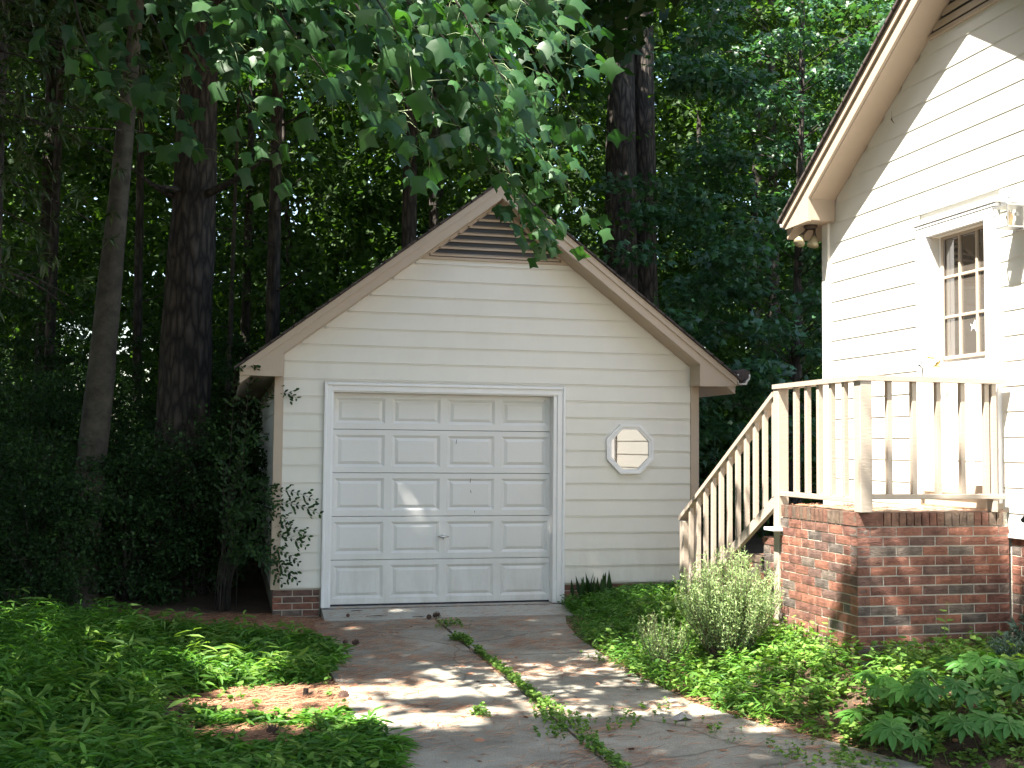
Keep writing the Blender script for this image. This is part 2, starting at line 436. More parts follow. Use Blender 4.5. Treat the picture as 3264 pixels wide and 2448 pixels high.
def bark(name, c0, c1, sx=9, sz=1.8, dist=0.03, mode='plate'):
    m, nt, p = mat_new(name)
    tc = nd(nt, "ShaderNodeTexCoord"); mp = nd(nt, "ShaderNodeMapping"); mp.inputs['Scale'].default_value = (sx, sx, sz)
    nt.links.new(tc.outputs['Object'], mp.inputs[0])
    n0 = nd(nt, "ShaderNodeTexNoise"); n0.inputs['Scale'].default_value = 1.5; n0.inputs['Detail'].default_value = 4
    nt.links.new(mp.outputs[0], n0.inputs[0])
    mxv = nd(nt, "ShaderNodeMix", data_type='RGBA'); mxv.inputs[0].default_value = 0.35
    nt.links.new(mp.outputs[0], mxv.inputs[6]); nt.links.new(n0.outputs[1], mxv.inputs[7])
    if mode == 'plate':
        v = nd(nt, "ShaderNodeTexVoronoi", feature='DISTANCE_TO_EDGE'); v.inputs['Scale'].default_value = 1.6
        nt.links.new(mxv.outputs[2], v.inputs[0]); h = v.outputs[0]
        stops = [(0.0, c0), (0.22, tuple((a + b) / 2 for a, b in zip(c0, c1))), (0.5, c1)]
    else:
        v = nd(nt, "ShaderNodeTexNoise"); v.inputs['Scale'].default_value = 2.0; v.inputs['Detail'].default_value = 8; v.inputs['Roughness'].default_value = 0.7
        nt.links.new(mxv.outputs[2], v.inputs[0]); h = v.outputs[0]
        stops = [(0.3, c0), (0.5, tuple((a + b) / 2 for a, b in zip(c0, c1))), (0.7, c1)]
    r = ramp(nt, h, stops)
    n3 = nd(nt, "ShaderNodeTexNoise"); n3.inputs['Scale'].default_value = 4; n3.inputs['Detail'].default_value = 8
    nt.links.new(tc.outputs['Object'], n3.inputs[0])
    r3 = ramp(nt, n3.outputs[0], [(0.3, (0.55, 0.55, 0.55)), (0.7, (1.2, 1.2, 1.2))])
    mx = nd(nt, "ShaderNodeMix", data_type='RGBA', blend_type='MULTIPLY'); mx.inputs[0].default_value = 0.9
    nt.links.new(r.outputs[0], mx.inputs[6]); nt.links.new(r3.outputs[0], mx.inputs[7])
    nt.links.new(mx.outputs[2], p.inputs['Base Color']); p.inputs['Roughness'].default_value = 0.95
    b = nd(nt, "ShaderNodeBump"); b.inputs['Strength'].default_value = 1; b.inputs['Distance'].default_value = dist
    nt.links.new(h, b.inputs['Height']); nt.links.new(b.outputs[0], p.inputs['Normal'])
    return m
M['pinebark'] = bark('pine_bark', (0.022, 0.018, 0.015), (0.125, 0.098, 0.078), 11, 2.8, 0.05)
M['graybark'] = bark('grey_bark', (0.035, 0.03, 0.023), (0.125, 0.11, 0.083), 4, 5, 0.010, 'noise')
M['darkbark'] = bark('dark_bark', (0.03, 0.025, 0.02), (0.11, 0.09, 0.075), 14, 3, 0.03)

# ---------------------------------------------------------------- ground
def sstep(a, b, x):
    t = np.clip((x - a) / (b - a), 0, 1)
    return t * t * (3 - 2 * t)
def wob(x, y):
    return (np.sin(x * 1.7 + 0.6 * y) + np.sin(y * 1.3 - x * 0.7 + 1.1) + np.sin(2.9 * x - 1.7 * y)) / 3
def G(x, y):
    x = np.asarray(x, float); y = np.asarray(y, float)
    edge = 3.35 + 0.25 * sstep(7.5, 5.5, y)
    right = sstep(edge, edge + 0.9, x) * 0.27 * sstep(13, 10.2, y) * sstep(-2, 4, y)
    left = sstep(0.7, -1.2, x) * 0.06
    z = -0.075 + right + left + 0.018 * wob(x, y) * (sstep(0.7, 0.2, x) + sstep(edge + .1, edge + .5, x))
    far = np.clip(np.hypot(x - 3, y - 9) - 14, 0, None)
    return z + 0.02 * far * (1 + 0.2 * wob(x * .1, y * .1))
xs = np.concatenate([np.linspace(-400, -12, 22), np.linspace(-10, 10, 121), np.linspace(12, 400, 22)])
ys = np.concatenate([np.linspace(-400, -4, 18), np.linspace(-3, 22, 126), np.linspace(24, 500, 26)])
XX, YY = np.meshgrid(xs, ys)
ZZ = np.minimum(G(XX, YY), 3.0)
V = np.stack([XX.ravel(), YY.ravel(), ZZ.ravel()], 1)
nx, ny = len(xs), len(ys)
I = (np.arange(ny - 1)[:, None] * nx + np.arange(nx - 1)[None, :]).ravel()
Q = np.stack([I, I + 1, I + 1 + nx, I + nx], 1)
go = bpy.data.objects.new('forest_floor', fast_mesh('forest_floor', V, Q, M['ground'], smooth=True))
col.objects.link(go)
tag(go, 'pine straw covered forest floor around the driveway', 'ground', kind='structure')

# driveway: slabs with a weedy expansion joint
drive = empty('driveway', (2.0, 8, 0), 'weathered concrete driveway leading up to the white garage door', 'driveway', kind='structure')
jx = 2.045
slabs = [
    (0.86, jx - .012, 9.62, 11.62), (0.80, jx - .012, 5.93, 9.60), (0.3, jx - .012, 1.0, 5.91),
    (jx + .012, 3.30, 9.45, 11.62), (jx + .012, 3.30, 5.60, 9.43), (jx + .012, 3.9, 1.0, 5.58)]
for i, (x0, x1, y0, y1) in enumerate(slabs):
    b = MB()
    if x1 > 3 and y0 > 5:
        pts = [(x0, y0), (x0, y1)]
        ed = [(11.62, 3.42), (11.0, 3.25), (10.2, 3.12), (9.45, 3.08), (9.43, 3.08), (8.4, 3.05), (7.5, 3.1), (6.9, 3.25), (6.3, 3.5), (5.6, 3.78)]
        e = [(x, y) for y, x in ed if y0 - 1e-6 <= y <= y1 + 1e-6]
        poly = [(x0, y0), (x0, y1)] + e
        b.prism(poly, 2, -0.16, -0.052 + 0.004 * (i % 2))
    elif x0 < 1 and y0 > 5:
        n = 9
        e = [(x0 + 0.02 * math.sin(3.1 * t * (y1 - y0) + i) * (0 < t < 1), y0 + (y1 - y0) * t) for t in [k / n for k in range(n + 1)]]
        b.prism([(x1, y1), (x1, y0)] + e, 2, -0.16, -0.054 + 0.004 * (i % 2))
    else:
        b.box(x0, x1, y0, y1, -0.16, -0.055 + 0.004 * (i % 2))
    b.build('concrete_slab', M['concrete'], drive)
b = MB(); b.box(0.5, 3.6, 1.2, 11.6, -0.2, -0.085)
b.build('joint_fill', M['ground'], drive)

# ---------------------------------------------------------------- bricks
def brick_meshes(w, h, d, n, mat, name):
    """front face at y=0 facing -y, spans x 0..w, z 0..h, rough front grid"""
    out = []
    for k in range(n):
        nxs, nzs = 5, 3
        vs = []; fs = []
        for j in range(nzs):
            for i in range(nxs):
                edge = i in (0, nxs - 1) or j in (0, nzs - 1)
                ox = 0.0018 if edge else random.uniform(-0.0022, 0.0008)
                vs.append((w * i / (nxs - 1) + (random.uniform(-.0015, .0015)), ox * (1 if edge else 1), h * j / (nzs - 1) + random.uniform(-.001, .001)))
        for j in range(nzs - 1):
            for i in range(nxs - 1):
                a = j * nxs + i
                fs.append((a, a + 1, a + 1 + nxs, a + nxs))
        c = len(vs)
        vs += [(0, d, 0), (w, d, 0), (w, d, h), (0, d, h)]
        bot = [j for j in range(nxs)]; top = [(nzs - 1) * nxs + i for i in range(nxs)]
        fs.append(tuple(bot[::-1] + [c, c + 1])); fs.append(tuple(top + [c + 2, c + 3]))
        lf = [j * nxs for j in range(nzs)]; rt = [j * nxs + nxs - 1 for j in range(nzs)]
        fs.append(tuple(lf + [c + 3, c])); fs.append(tuple(rt[::-1] + [c + 1, c + 2]))
        b = MB(); b.add(vs, fs)
        out.append(b.mesh(name, mat))
    return out
CO, BH = 0.0677, 0.0585
BW = 0.2032
def cached(w, mat, _c={}):
    k = (round(w, 3), mat)
    if k not in _c: _c[k] = brick_meshes(w, BH, 0.094, 5, M[mat], 'brick')
    return random.choice(_c[k])
def put_brick(parent, x, y, z, w, rot, mat='brick', proud=0.0):
    o = bpy.data.objects.new('brick', cached(w, mat))
    o.rotation_euler = (0, 0, rot)
    ny_ = Vector((math.sin(rot), -math.cos(rot), 0))     # outward normal for local -y
    o.location = Vector((x, y, z)) + ny_ * (proud + random.uniform(-.0015, .0015)) - wloc(parent)
    link(o, parent)
    return o
def brick_run(parent, p0, direction, rot, length, z0, n, phase=0, mort=0.009, mat='brick'):
    """rows of running bond from p0 along direction, bottom z0, n courses"""
    d = Vector(direction)
    for k in range(n):
        z = z0 + k * CO
        s = 0.0
        first = (k + phase) % 2 == 0
        while s < length - 0.02:
            w = 0.1016 if (s == 0 and first) else BW
            w = min(w, length - s)
            if length - s - w < 0.03: w = length - s
            p = Vector(p0) + d * s
            put_brick(parent, p.x, p.y, z, w - mort, rot, mat)
            s += w

# ---------------------------------------------------------------- brick landing and steps
LX, LY = 4.205, 7.208
landing = empty('brick_landing', (4.8, 7.8, 0.2), 'red brick porch landing with brick steps going down behind the railing', 'brick porch')
c = MB(); c.box(LX + .0055, 5.40, LY + .0055, 8.365, -0.1, 1.142)
c.box(LX + .02, 5.40, LY + .02, 8.36, 1.142, 1.236)
steps = [(8.375, 8.50, 1.11), (8.50, 8.823, 0.955), (8.823, 9.11, 0.79), (9.11, 9.40, 0.62), (9.40, 9.69, 0.45), (9.69, 9.98, 0.28), (9.98, 10.27, 0.11)]
for y0, y1, zt in steps:
    c.box(4.294, 5.395, y0, y1, -0.1, zt - 0.06)
c.build('mortar_core', M['mortar'], landing)
# right face (faces the camera side, -y) and left face (-x)
for k in range(14):
    z = 1.142 - CO * (k + 1) + 0.005
    s = 0.0; L = 1.205
    if k % 2 == 0:
        widths = [0.1016] + [BW] * 6
    else:
        widths = [BW] * 7
    for w in widths:
        w = min(w, L - s)
        if w < 0.03: break
        put_brick(landing, LX + s + (0.0), LY, z, w - 0.009, 0)
        s += w
    # left face: local +x runs to world -y when rot=-90deg ; lay from far end to the corner
    s = 0.0; L = 8.365 - LY
    widths = ([BW] * 7) if k % 2 == 0 else [0.1016] + [BW] * 6
    first = True
    for w in widths:
        w = min(w, L - s)
        if w < 0.03: break
        y_start = LY + s + w
        put_brick(landing, LX, y_start - 0.009 if not first else y_start - .009, z, w - 0.009 - (0.0 if not first else 0.0), -math.pi / 2)
        s += w; first = False
# rowlock cap
rl = {}
def rowlock(parent, x, y, z, w, rot, h=0.091):
    k = round(w, 3)
    if k not in rl: rl[k] = brick_meshes(w, h, 0.19, 4, M['rowlock'], 'cap_brick')
    o = bpy.data.objects.new('cap_brick', random.choice(rl[k]))
    o.rotation_euler = (0, 0, rot)
    o.location = Vector((x, y, z)) - wloc(parent)
    link(o, parent)
put = LX
rowlock(landing, LX - .002, LY - .003, 1.148, 0.2, 0)
x = LX + .207
while x < 5.36:
    rowlock(landing, x, LY - .003 + random.uniform(-.002, .002), 1.148, 0.0515, 0); x += 0.0595
y = LY + .0595
rowlock(landing, LX - .003, LY + .0515, 1.148, 0.0515, -math.pi / 2)
while y < 8.33:
    rowlock(landing, LX - .003 + random.uniform(-.002, .002), y + 0.055, 1.148, 0.0515, -math.pi / 2); y += 0.0595
# paving bricks on the landing top behind the cap
b = MB()
for i in range(5):
    for j in range(5):
        b.box(LX + .205 + i * .2, LX + .397 + i * .2, LY + .2 + j * .19, LY + .382 + j * .19, 1.2, 1.232, 0.003)
b.build('landing_paving', M['rowlock'], landing)
# step sides and treads
for (y0, y1, zt) in steps:
    n = int((zt - 0.06 + 0.05) / CO)
    brick_h = zt - 0.058
    k = 0
    z = brick_h - CO
    while z > -0.06 and k < 14:
        w0 = (y1 - y0)
        cut = 0.1016 if k % 2 else min(BW, w0)
        s = 0
        while s < w0 - .02:
            w = min(cut if s == 0 else BW, w0 - s)
            if w0 - s - w < .03: w = w0 - s
            put_brick(landing, 4.288, y0 + s + w - .009, z + .004, w - .009, -math.pi / 2)
            s += w
        z -= CO; k += 1
    # tread rowlocks, nosing slightly proud
    xk = 4.285
    tm = brick_meshes(0.0515, 0.056, y1 - y0 - .004, 3, M['rowlock'], 'tread_brick') if (y0 > 8.4) else None
    if tm:
        while xk < 5.36:
            o = bpy.data.objects.new('tread_brick', random.choice(tm))
            o.rotation_euler = (0, 0, math.pi)
            o.location = Vector((xk + .0515, y1 + .006, zt - .056)) - wloc(landing)
            link(o, landing); xk += .0595
b = MB(); b.box(4.22, 5.40, LY - .015, LY + .01, -0.1, 0.225)
b.build('footing', M['footing'], landing)

# ---------------------------------------------------------------- railings
rail = empty('porch_railing', (4.25, 8.4, 0.3), 'tan painted wooden railing around the landing and down the brick steps', 'railing')
def part_box(name, mat, parent, *a, bev=0.004):
    b = MB(); b.box(*a, bev); return b.build(name, mat, parent)
part_box('post', M['rail'], rail, 4.212, 4.305, 7.172, 7.262, 1.241, 2.150, bev=.005)
part_box('post', M['rail'], rail, 4.203, 4.293, 8.379, 8.467, -0.02, 2.150, bev=.005)
part_box('post', M['rail'], rail, 5.262, 5.303, 7.19, 7.258, 1.241, 2.147)
part_box('post', M['rail'], rail, 4.203, 4.293, 10.345, 10.435, -0.05, 0.985, bev=.005)
# caps
b = MB(); b.prism([(4.195, 7.165), (4.31, 7.165), (4.31, 8.47), (4.195, 8.47)], 2, 2.150, 2.186); b.build('cap_rail', M['rail'], rail)
b = MB(); b.prism([(4.312, 7.165), (5.372, 7.165), (5.372, 7.27), (4.312, 7.27)], 2, 2.151, 2.187); b.build('cap_rail', M['rail'], rail)
part_box('bottom_rail', M['rail'], rail, 4.212, 4.25, 7.262, 8.379, 1.305, 1.343)
part_box('bottom_rail', M['rail'], rail, 4.305, 5.37, 7.185, 7.262, 1.333, 1.368)
def baluster(cx, cy, z0, z1, s=.019):
    part_box('baluster', M['rail'], rail, cx - s, cx + s, cy - s, cy + s, z0, z1, bev=.002)
for k in range(5):
    baluster(4.231, 8.13 - k * .181, 1.343, 2.149)
for k in range(5):
    baluster(4.46 + k * .193, 7.222, 1.368, 2.150)
# stair rail: sloping cap, bottom rail, balusters
def slope_prism(name, y0, z0, y1, z1, x0, x1, h):
    b = MB(); b.prism([(y0, z0 - h), (y1, z1 - h), (y1, z1), (y0, z0)], 0, x0, x1)
    return b.build(name, M['rail'], rail)
slope_prism('cap_rail', 8.469, 2.130, 10.44, 1.028, 4.195, 4.31, .042)
slope_prism('bottom_rail', 8.469, 1.31, 10.344, 0.262, 4.212, 4.25, .095)
def zt(y): return 2.130 + (y - 8.469) * (1.028 - 2.130) / (10.44 - 8.469) - .042
def zb(y): return 1.31 + (y - 8.469) * (0.262 - 1.31) / (10.344 - 8.469)
for k in range(11):
    y = 10.215 - k * .172
    baluster(4.231, y, zb(y) - .01, zt(y) + .012)
# far-side stair rail against the house
part_box('strap', M['white'], rail, 4.12, 4.20, 8.30, 8.47, 1.035, 1.06)

# ---------------------------------------------------------------- siding boards
def board_profile(reveal, shallow=False):
    # (out, z) pairs, out = distance in front of wall plane
    r = reveal
    if shallow: return [(0.0, 0.0), (0.0095, 0.0), (0.0095, 0.005), (0.0065, 0.006), (0.0065, 0.008), (0.0085, 0.009), (0.0035, r), (0.0, r)]
    return [(-0.001, 0.0), (0.0145, 0.0), (0.0145, 0.0065), (0.004, 0.0075), (0.004, 0.0115), (0.013, 0.0130), (0.006, r), (-0.001, r)]
def board_y(parent, x0, x1, yw, z, reveal, mat='siding', name='siding_board', top=None):
    """board on a wall facing -y"""
    b = MB()
    pr = [(yw - o, z + h) for o, h in board_profile(reveal)]
    if top is not None: pr = [(a, min(h, top)) for a, h in pr]
    b.prism(pr, 0, x0, x1)
    return b.build(name, M[mat], parent)
def board_x(parent, y0, y1, xw, z, reveal, mat='siding', sgn=-1, name='siding_board'):
    b = MB()
    pr = [(xw + sgn * o, z + h) for o, h in board_profile(reveal, sgn < 0 and xw > 5)]
    b.prism(pr, 1, y0, y1)
    return b.build(name, M[mat], parent)

# ================================================================ GARAGE
GY = 12.09; GR = 11.77; GC = 2.747; GB = 18.2
gar = empty('garage', (GC, GY, 0), 'small cream sided garage with steep gable roof and white panelled overhead door', 'garage')
def groof(x): return 4.50 - 0.76 * abs(x - GC)       # top of the roof edge
def gsoff(x): return groof(x) - 0.205
RV = 0.178; Z0 = 0.214
# walls (inner shell, behind the boards)
b = MB()
b.box(0.50, 0.94, GY + .001, GY + .1, 0.213, 2.6); b.box(3.545, 5.03, GY + .001, GY + .1, 0.213, 2.6)
b.box(0.94, 3.545, GY + .001, GY + .1, 2.33, 2.6)
b.prism([(0.5, 2.6), (5.03, 2.6), (GC, 4.28)], 1, GY + .001, GY + .1)
b.box(0.46, 0.56, GY + .1, GB, 0.213, 2.45); b.box(4.97, 5.07, GY + .1, GB, 0.213, 2.45)
b.box(0.56, 4.97, GB - .1, GB, -0.05, 2.6)
b.build('wall_shell', M['siding'], gar)
for k in range(23):
    z = Z0 + RV * k
    if z > 3.64: break
    if z < 2.30:
        board_y(gar, 0.535, 0.946, GY, z, RV if k < 11 else RV)
        top = None
        board_y(gar, 3.536, 4.990, GY, z, RV)
    else:
        zz = z + RV * 0.5
        hw = min(4.990 - GC, (4.295 - zz) / 0.76 + .06)
        x0 = max(0.535, GC - hw); x1 = min(4.990, GC + hw)
        board_y(gar, x0, x1, GY, z, RV, top=3.662)
# the board crossing the door head (k=11 top) fills above trim
board_y(gar, 0.947, 3.535, GY, Z0 + RV * 11 + 0.155, 0.023)
# side walls
for k in range(12):
    z = Z0 + RV * k
    board_x(gar, GY + .012, GB, 0.46, z, RV)
    board_x(gar, GY + .012, GB, 5.07, z, RV, sgn=1)
part_box('corner_board', M['tan'], gar, 0.440, 0.533, GY - .028, GY + .09, 0.205, 2.62)
part_box('corner_board', M['tan'], gar, 4.992, 5.088, GY - .028, GY + .09, 0.205, 2.62)
# roof slab (closed body under the shingles)
def roof_poly(c, half, ztop, sl, th, lower):
    return [(c - half, ztop - sl * half), (c, ztop), (c + half, ztop - sl * half), (c + half, ztop - sl * half - lower), (c, ztop - lower), (c - half, ztop - sl * half - lower)]
b = MB(); b.prism(roof_poly(GC, 2.655, 4.468, .76, 0, 0.168), 1, GR + .025, GB + .3)
b.build('roof_deck', M['tan'], gar)
# rake fascia: wide board and upper trim, one pair each side; return boxes at the eaves
for s in (-1, 1):
    def X(t): return GC + s * t
    b = MB(); b.prism([(X(0), 4.470), (X(2.66), 4.470 - .76 * 2.66), (X(2.66), 4.395 - .76 * 2.66), (X(0), 4.395)], 1, GR - .018, GR + .024)
    b.build('rake_trim', M['tan'], gar)
    b = MB(); b.prism([(X(0), 4.4), (X(2.655), 4.4 - .76 * 2.655), (X(2.655), 2.362), (X(2.232), 2.356), (X(2.232), 4.292 - .76 * 2.232), (X(0), 4.292)], 1, GR, GR + .024)
    b.build('rake_fascia', M['tan'], gar)
    b = MB(); b.box(min(X(2.232), X(2.64)), max(X(2.232), X(2.64)), GR + .026, GB, 2.368, 2.378)
    b.prism([(X(2.232), 2.380), (X(2.242), 2.380), (X(2.242), 4.292 - .76 * 2.242), (X(2.232), 4.292 - .76 * 2.232)], 1, GR + .026, GY - .03)
    b.build('cornice_return', M['tan'], gar)
    b = MB(); b.prism([(X(0.02), 4.296 - .015), (X(2.235), 4.296 - .76 * 2.235), (X(2.235), 4.285 - .76 * 2.235), (X(0.02), 4.27)], 1, GR + .025, GY - .002)
    b.build('soffit', M['tan'], gar)
    # shingles in courses
    b = MB(); n = 24; L = 2.70
    for k in range(n):
        t0 = L * k / n; t1 = L * (k + 1) / n + .012
        z0 = 4.476 - .76 * t0; z1 = 4.476 - .76 * t1
        th = .009
        b.prism([(X(t0), z0), (X(t1), z1), (X(t1), z1 + .020 + th), (X(t0), z0 + .020)], 1, GR - .045, GB + .33)
    o = b.build('shingle_courses', M['shingle'], gar); o['kind'] = 'stuff'
# gutter on the right eave
b = MB(); b.prism([(5.425, 2.50), (5.425, 2.40), (5.44, 2.385), (5.53, 2.385), (5.545, 2.42), (5.575, 2.45), (5.575, 2.50), (5.56, 2.50), (5.56, 2.46), (5.53, 2.43), (5.52, 2.40), (5.44, 2.40), (5.44, 2.50)], 1, GR + .01, GB)
b.build('gutter', M['vinyl'], gar)
b = MB(); b.prism([(5.40, 2.53), (5.44, 2.44), (5.56, 2.44), (5.58, 2.53), (5.5, 2.56)], 1, GR + .02, GR + .3)
b.build('gutter_debris', M['shingle'], gar)
# gable vent
vent = MB()
vent.box(1.80, 3.70, GY - .032, GY, 3.660, 3.688)
vo = vent.build('gable_vent', M['tan'], gar)
b = MB(); b.prism([(1.92, 3.688), (3.575, 3.688), (GC, 4.30)], 1, GY - .004, GY - .001); b.build('vent_shade_backing', M['black'], vo)  # flat black sheet painting the shade between the louvers
for s in (-1, 1):
    b = MB()
    b.prism([(GC + s * .88, 3.664), (GC + s * .735, 3.688), (GC + s * .01, 4.24), (GC + s * .01, 4.33)], 1, GY - .034, GY - .003)
    b.build('vent_frame', M['tan'], vo)
for k in range(7):
    z = 3.70 + k * 0.079
    hw = (4.255 - z) / .76
    if hw < .06: break
    b = MB(); b.prism([(GY - .034, z + .016), (GY - .034, z - .002), (GY - .028, z - .004), (GY - .0045, z + .026), (GY - .0045, z + .036)], 0, GC - hw, GC + hw)
    b.build('louver', M['tan'], vo)
# door trim
def casing(x0, x1, z0, z1, side):
    b = MB()
    b.box(x0, x1, GY - .028, GY + .0, z0, z1, .003)
    return b
b = MB()
for (x0, x1, ex) in ((0.945, 1.03, -1), (3.45, 3.535, 1)):
    xo = (x0, x0 + .03) if ex < 0 else (x1 - .03, x1)
    b = MB(); b.box(x0, x1, GY - .030, GY, 0.012, 2.322, .003); b.box(xo[0], xo[1], GY - .048, GY - .029, 0.012, 2.325, .006)
    b.build('door_casing', M['white'], gar)
    j = MB(); xi = (1.018, 1.045) if ex < 0 else (3.41, 3.462)
    j.box(xi[0], xi[1], GY - .012, GY + .20, 0.012, 2.245)
    if ex > 0:
        j.box(3.43, 3.445, GY + .02, GY + .06, 0.012, 2.22)
    j.build('door_jamb', M['white'], gar)
b = MB(); b.box(1.03, 3.45, GY - .030, GY, 2.24, 2.322, .003); b.box(0.976, 3.504, GY - .048, GY - .029, 2.295, 2.325, .006)
b.build('door_head', M['white'], gar)
b = MB(); b.box(1.03, 3.45, GY - .01, GY + .2, 2.228, 2.243); b.build('head_jamb', M['white'], gar)
# overhead door in five sections with raised panels
gd = empty('garage_door', (2.23, 12.21, 0), None); gd.parent = gar; gd.location = Vector((2.23, 12.21, 0)) - wloc(gar) 
DX0, DX1 = 1.043, 3.418
zs = [0.022, 0.482, 0.934, 1.389, 1.844, 2.232]
pw = (DX1 - DX0) / 4
for s in range(5):
    z0, z1 = zs[s] + .002, zs[s + 1] - .002
    y = 12.21
    vs = []; fs = []
    b = MB()
    ph = (z0 + .062, z1 - .055)
    xe = [DX0]
    for k in range(4):
        c0 = DX0 + pw * k + (0.035 if k == 0 else .038); c1 = DX0 + pw * (k + 1) - (.035 if k == 3 else .038)
        xe += [c0, c1]
    xe.append(DX1)
    # stiles and rails as strips
    def q(xa, xb, za, zb_, yy=y): b.add([(xa, yy, za), (xb, yy, za), (xb, yy, zb_), (xa, yy, zb_)], [(0, 1, 2, 3)])
    q(DX0, DX1, z0 + .004, ph[0]); q(DX0, DX1, ph[1], z1 - .004)
    for k in range(0, len(xe), 2): q(xe[k], xe[k + 1], ph[0], ph[1])
    for k in range(4):
        a, c_ = xe[1 + 2 * k], xe[2 + 2 * k]
        rings = [(0, 0), (.030, .016), (.036, .016), (.068, .003)]
        prev = None
        for (ins, dep) in rings:
            cur = [(a + ins, y + dep, ph[0] + ins * .85), (c_ - ins, y + dep, ph[0] + ins * .85), (c_ - ins, y + dep, ph[1] - ins * .85), (a + ins, y + dep, ph[1] - ins * .85)]
            if prev: b.add(prev + cur, [(0, 1, 5, 4), (1, 2, 6, 5), (2, 3, 7, 6), (3, 0, 4, 7)])
            prev = cur
        b.add(prev, [(0, 1, 2, 3)])
    # edge lips and back
    for (za, zb_) in ((z0, z0 + .004), (z1 - .004, z1)):
        b.add([(DX0, y + (.006 if za == z0 else 0), za), (DX1, y + (.006 if za == z0 else 0), za), (DX1, y + (0 if za == z0 else .006), zb_), (DX0, y + (0 if za == z0 else .006), zb_)], [(0, 1, 2, 3)])
    b.add([(DX0, y + .006, z0), (DX1, y + .006, z0), (DX1, y + .04, z0), (DX0, y + .04, z0)], [(0, 1, 2, 3)])
    b.add([(DX0, y + .006, z1), (DX1, y + .006, z1), (DX1, y + .04, z1), (DX0, y + .04, z1)], [(0, 1, 2, 3)])
    b.add([(DX0, y + .04, z0), (DX1, y + .04, z0), (DX1, y + .04, z1), (DX0, y + .04, z1)], [(0, 1, 2, 3)])
    me = bpy.data.meshes.new('door_section'); base = wloc(gd)
    me.from_pydata([tuple(Vector(v) - base) for v in b.v], [], b.f); me.materials.append(M['door'])
    link(bpy.data.objects.new('door_section', me), gd)
b = MB(); b.box(DX0 - .01, DX1 + .01, 12.225, 12.27, 0.004, 0.03); b.build('bottom_seal', M['gasket'], gd)
b = MB(); b.box(1.03, 3.45, 12.26, 12.28, 0.0, 2.26); b.build('door_back', M['gasket'], gd)
b = MB(); b.tube([(2.225, 12.21, .722), (2.225, 12.165, .722)], [.019, .014], 12)
b.tube([(2.165, 12.155, .724), (2.2, 12.150, .722), (2.225, 12.148, .722), (2.25, 12.150, .722), (2.285, 12.155, .720)], [.006, .010, .015, .011, .007], 10)
b.tube([(2.222, 12.15, .725), (2.226, 12.148, .69)], [.008, .005], 8)
b.build('handle', M['chrome'], gd, smooth=True)
# octagonal window
ow = empty('octagon_window', (4.275, GY, 1.663)); ow.parent = gar; ow.location = Vector((4.275, GY, 1.663)) - wloc(gar)
def octo(r): return [(4.275 + r / math.cos(math.pi / 8) * math.cos(math.pi / 8 + k * math.pi / 4), 1.663 + r / math.cos(math.pi / 8) * math.sin(math.pi / 8 + k * math.pi / 4)) for k in range(8)]
def ring(b, r0, r1, ya, yb):
    A, B = octo(r0), octo(r1)
    vs = [(p[0], ya, p[1]) for p in A] + [(p[0], ya, p[1]) for p in B] + [(p[0], yb, p[1]) for p in A] + [(p[0], yb, p[1]) for p in B]
    fs = []
    for k in range(8):
        j = (k + 1) % 8
        fs += [(k, j, 8 + j, 8 + k), (16 + k, 24 + k, 24 + j, 16 + j), (k, 16 + k, 16 + j, j), (8 + k, 8 + j, 24 + j, 24 + k)]
    b.add(vs, fs)
b = MB(); ring(b, .270, .243, GY - .052, GY - .012); ring(b, .243, .215, GY - .040, GY - .012); b.build('window_frame', M['white'], ow)
b = MB(); b.prism(octo(.217), 1, GY - .027, GY - .022); b.build('pane', M['oct_pane'], ow)
# brick base
fnd = empty('foundation', (GC, GY, 0)); fnd.parent = gar; fnd.location = Vector((GC, GY, 0)) - wloc(gar)
b = MB(); b.box(0.475, 0.94, GY + .0095, GY + .1, -.12, .213); b.box(3.55, 5.06, GY + .0095, GY + .1, -.12, .213)
b.box(0.475, 0.56, GY + .1, GB, -.12, .213); b.box(4.98, 5.06, GY + .1, GB, -.12, .213)
b.build('mortar_core', M['mortar'], fnd)
brick_run(fnd, (0.464, GY + .004, 0), (1, 0, 0), 0, 0.478, .205 - 4 * CO, 4)
brick_run(fnd, (3.54, GY + .004, 0), (1, 0, 0), 0, 1.53, .205 - 4 * CO, 4, phase=1)
# apron
b = MB(); b.prism([(12.28, .006), (11.98, .002), (11.90, -.008), (11.63, -.052), (11.60, -.2), (12.28, -.2)], 0, 0.955, 3.56)
ap = b.build('threshold_apron', M['concrete_pale'], gar)
b = MB(); b.box(0.955, 3.50, 12.03, 12.034, 0.0, 0.008); b.build('threshold_joint', M['gasket'], gar)

# ================================================================ HOUSE
XH = 5.40; XR = 5.135
HS = XH / 5.314
def sy(y): return y * HS
def sz(z): return 1.66 + (z - 1.66) * HS
HC = 7.455                       # ridge position along y
hs = empty('house', (7.5, HC, 0.2), 'cream sided house gable in full sun beside the driveway, with a nine pane entry door', 'house')
HSL = 0.667
hy = sy(9.936)                   # outer rake tip
HH = hy - HC
zr = sz(3.873) + HSL * HH        # roof edge line at ridge
def hroof(t): return zr - HSL * t
YC = sy(9.568)                   # siding edge by corner board
HB = 2 * HC - sy(9.678)
b = MB()
b.box(XH + .03, XH + .12, 2 * HC - sy(9.66), sy(7.33), 1.06, 4.0); b.box(XH + .03, XH + .12, sy(8.02), sy(9.66), 1.06, 4.0)
b.box(XH + .03, XH + .12, sy(7.33), sy(8.02), sz(3.345), 4.0)
b.prism([(2 * HC - sy(9.66), 4.0), (sy(9.66), 4.0), (sy(9.66), 4.05), (HC, zr - .22), (2 * HC - sy(9.66), 4.05)], 0, XH + .03, XH + .12)
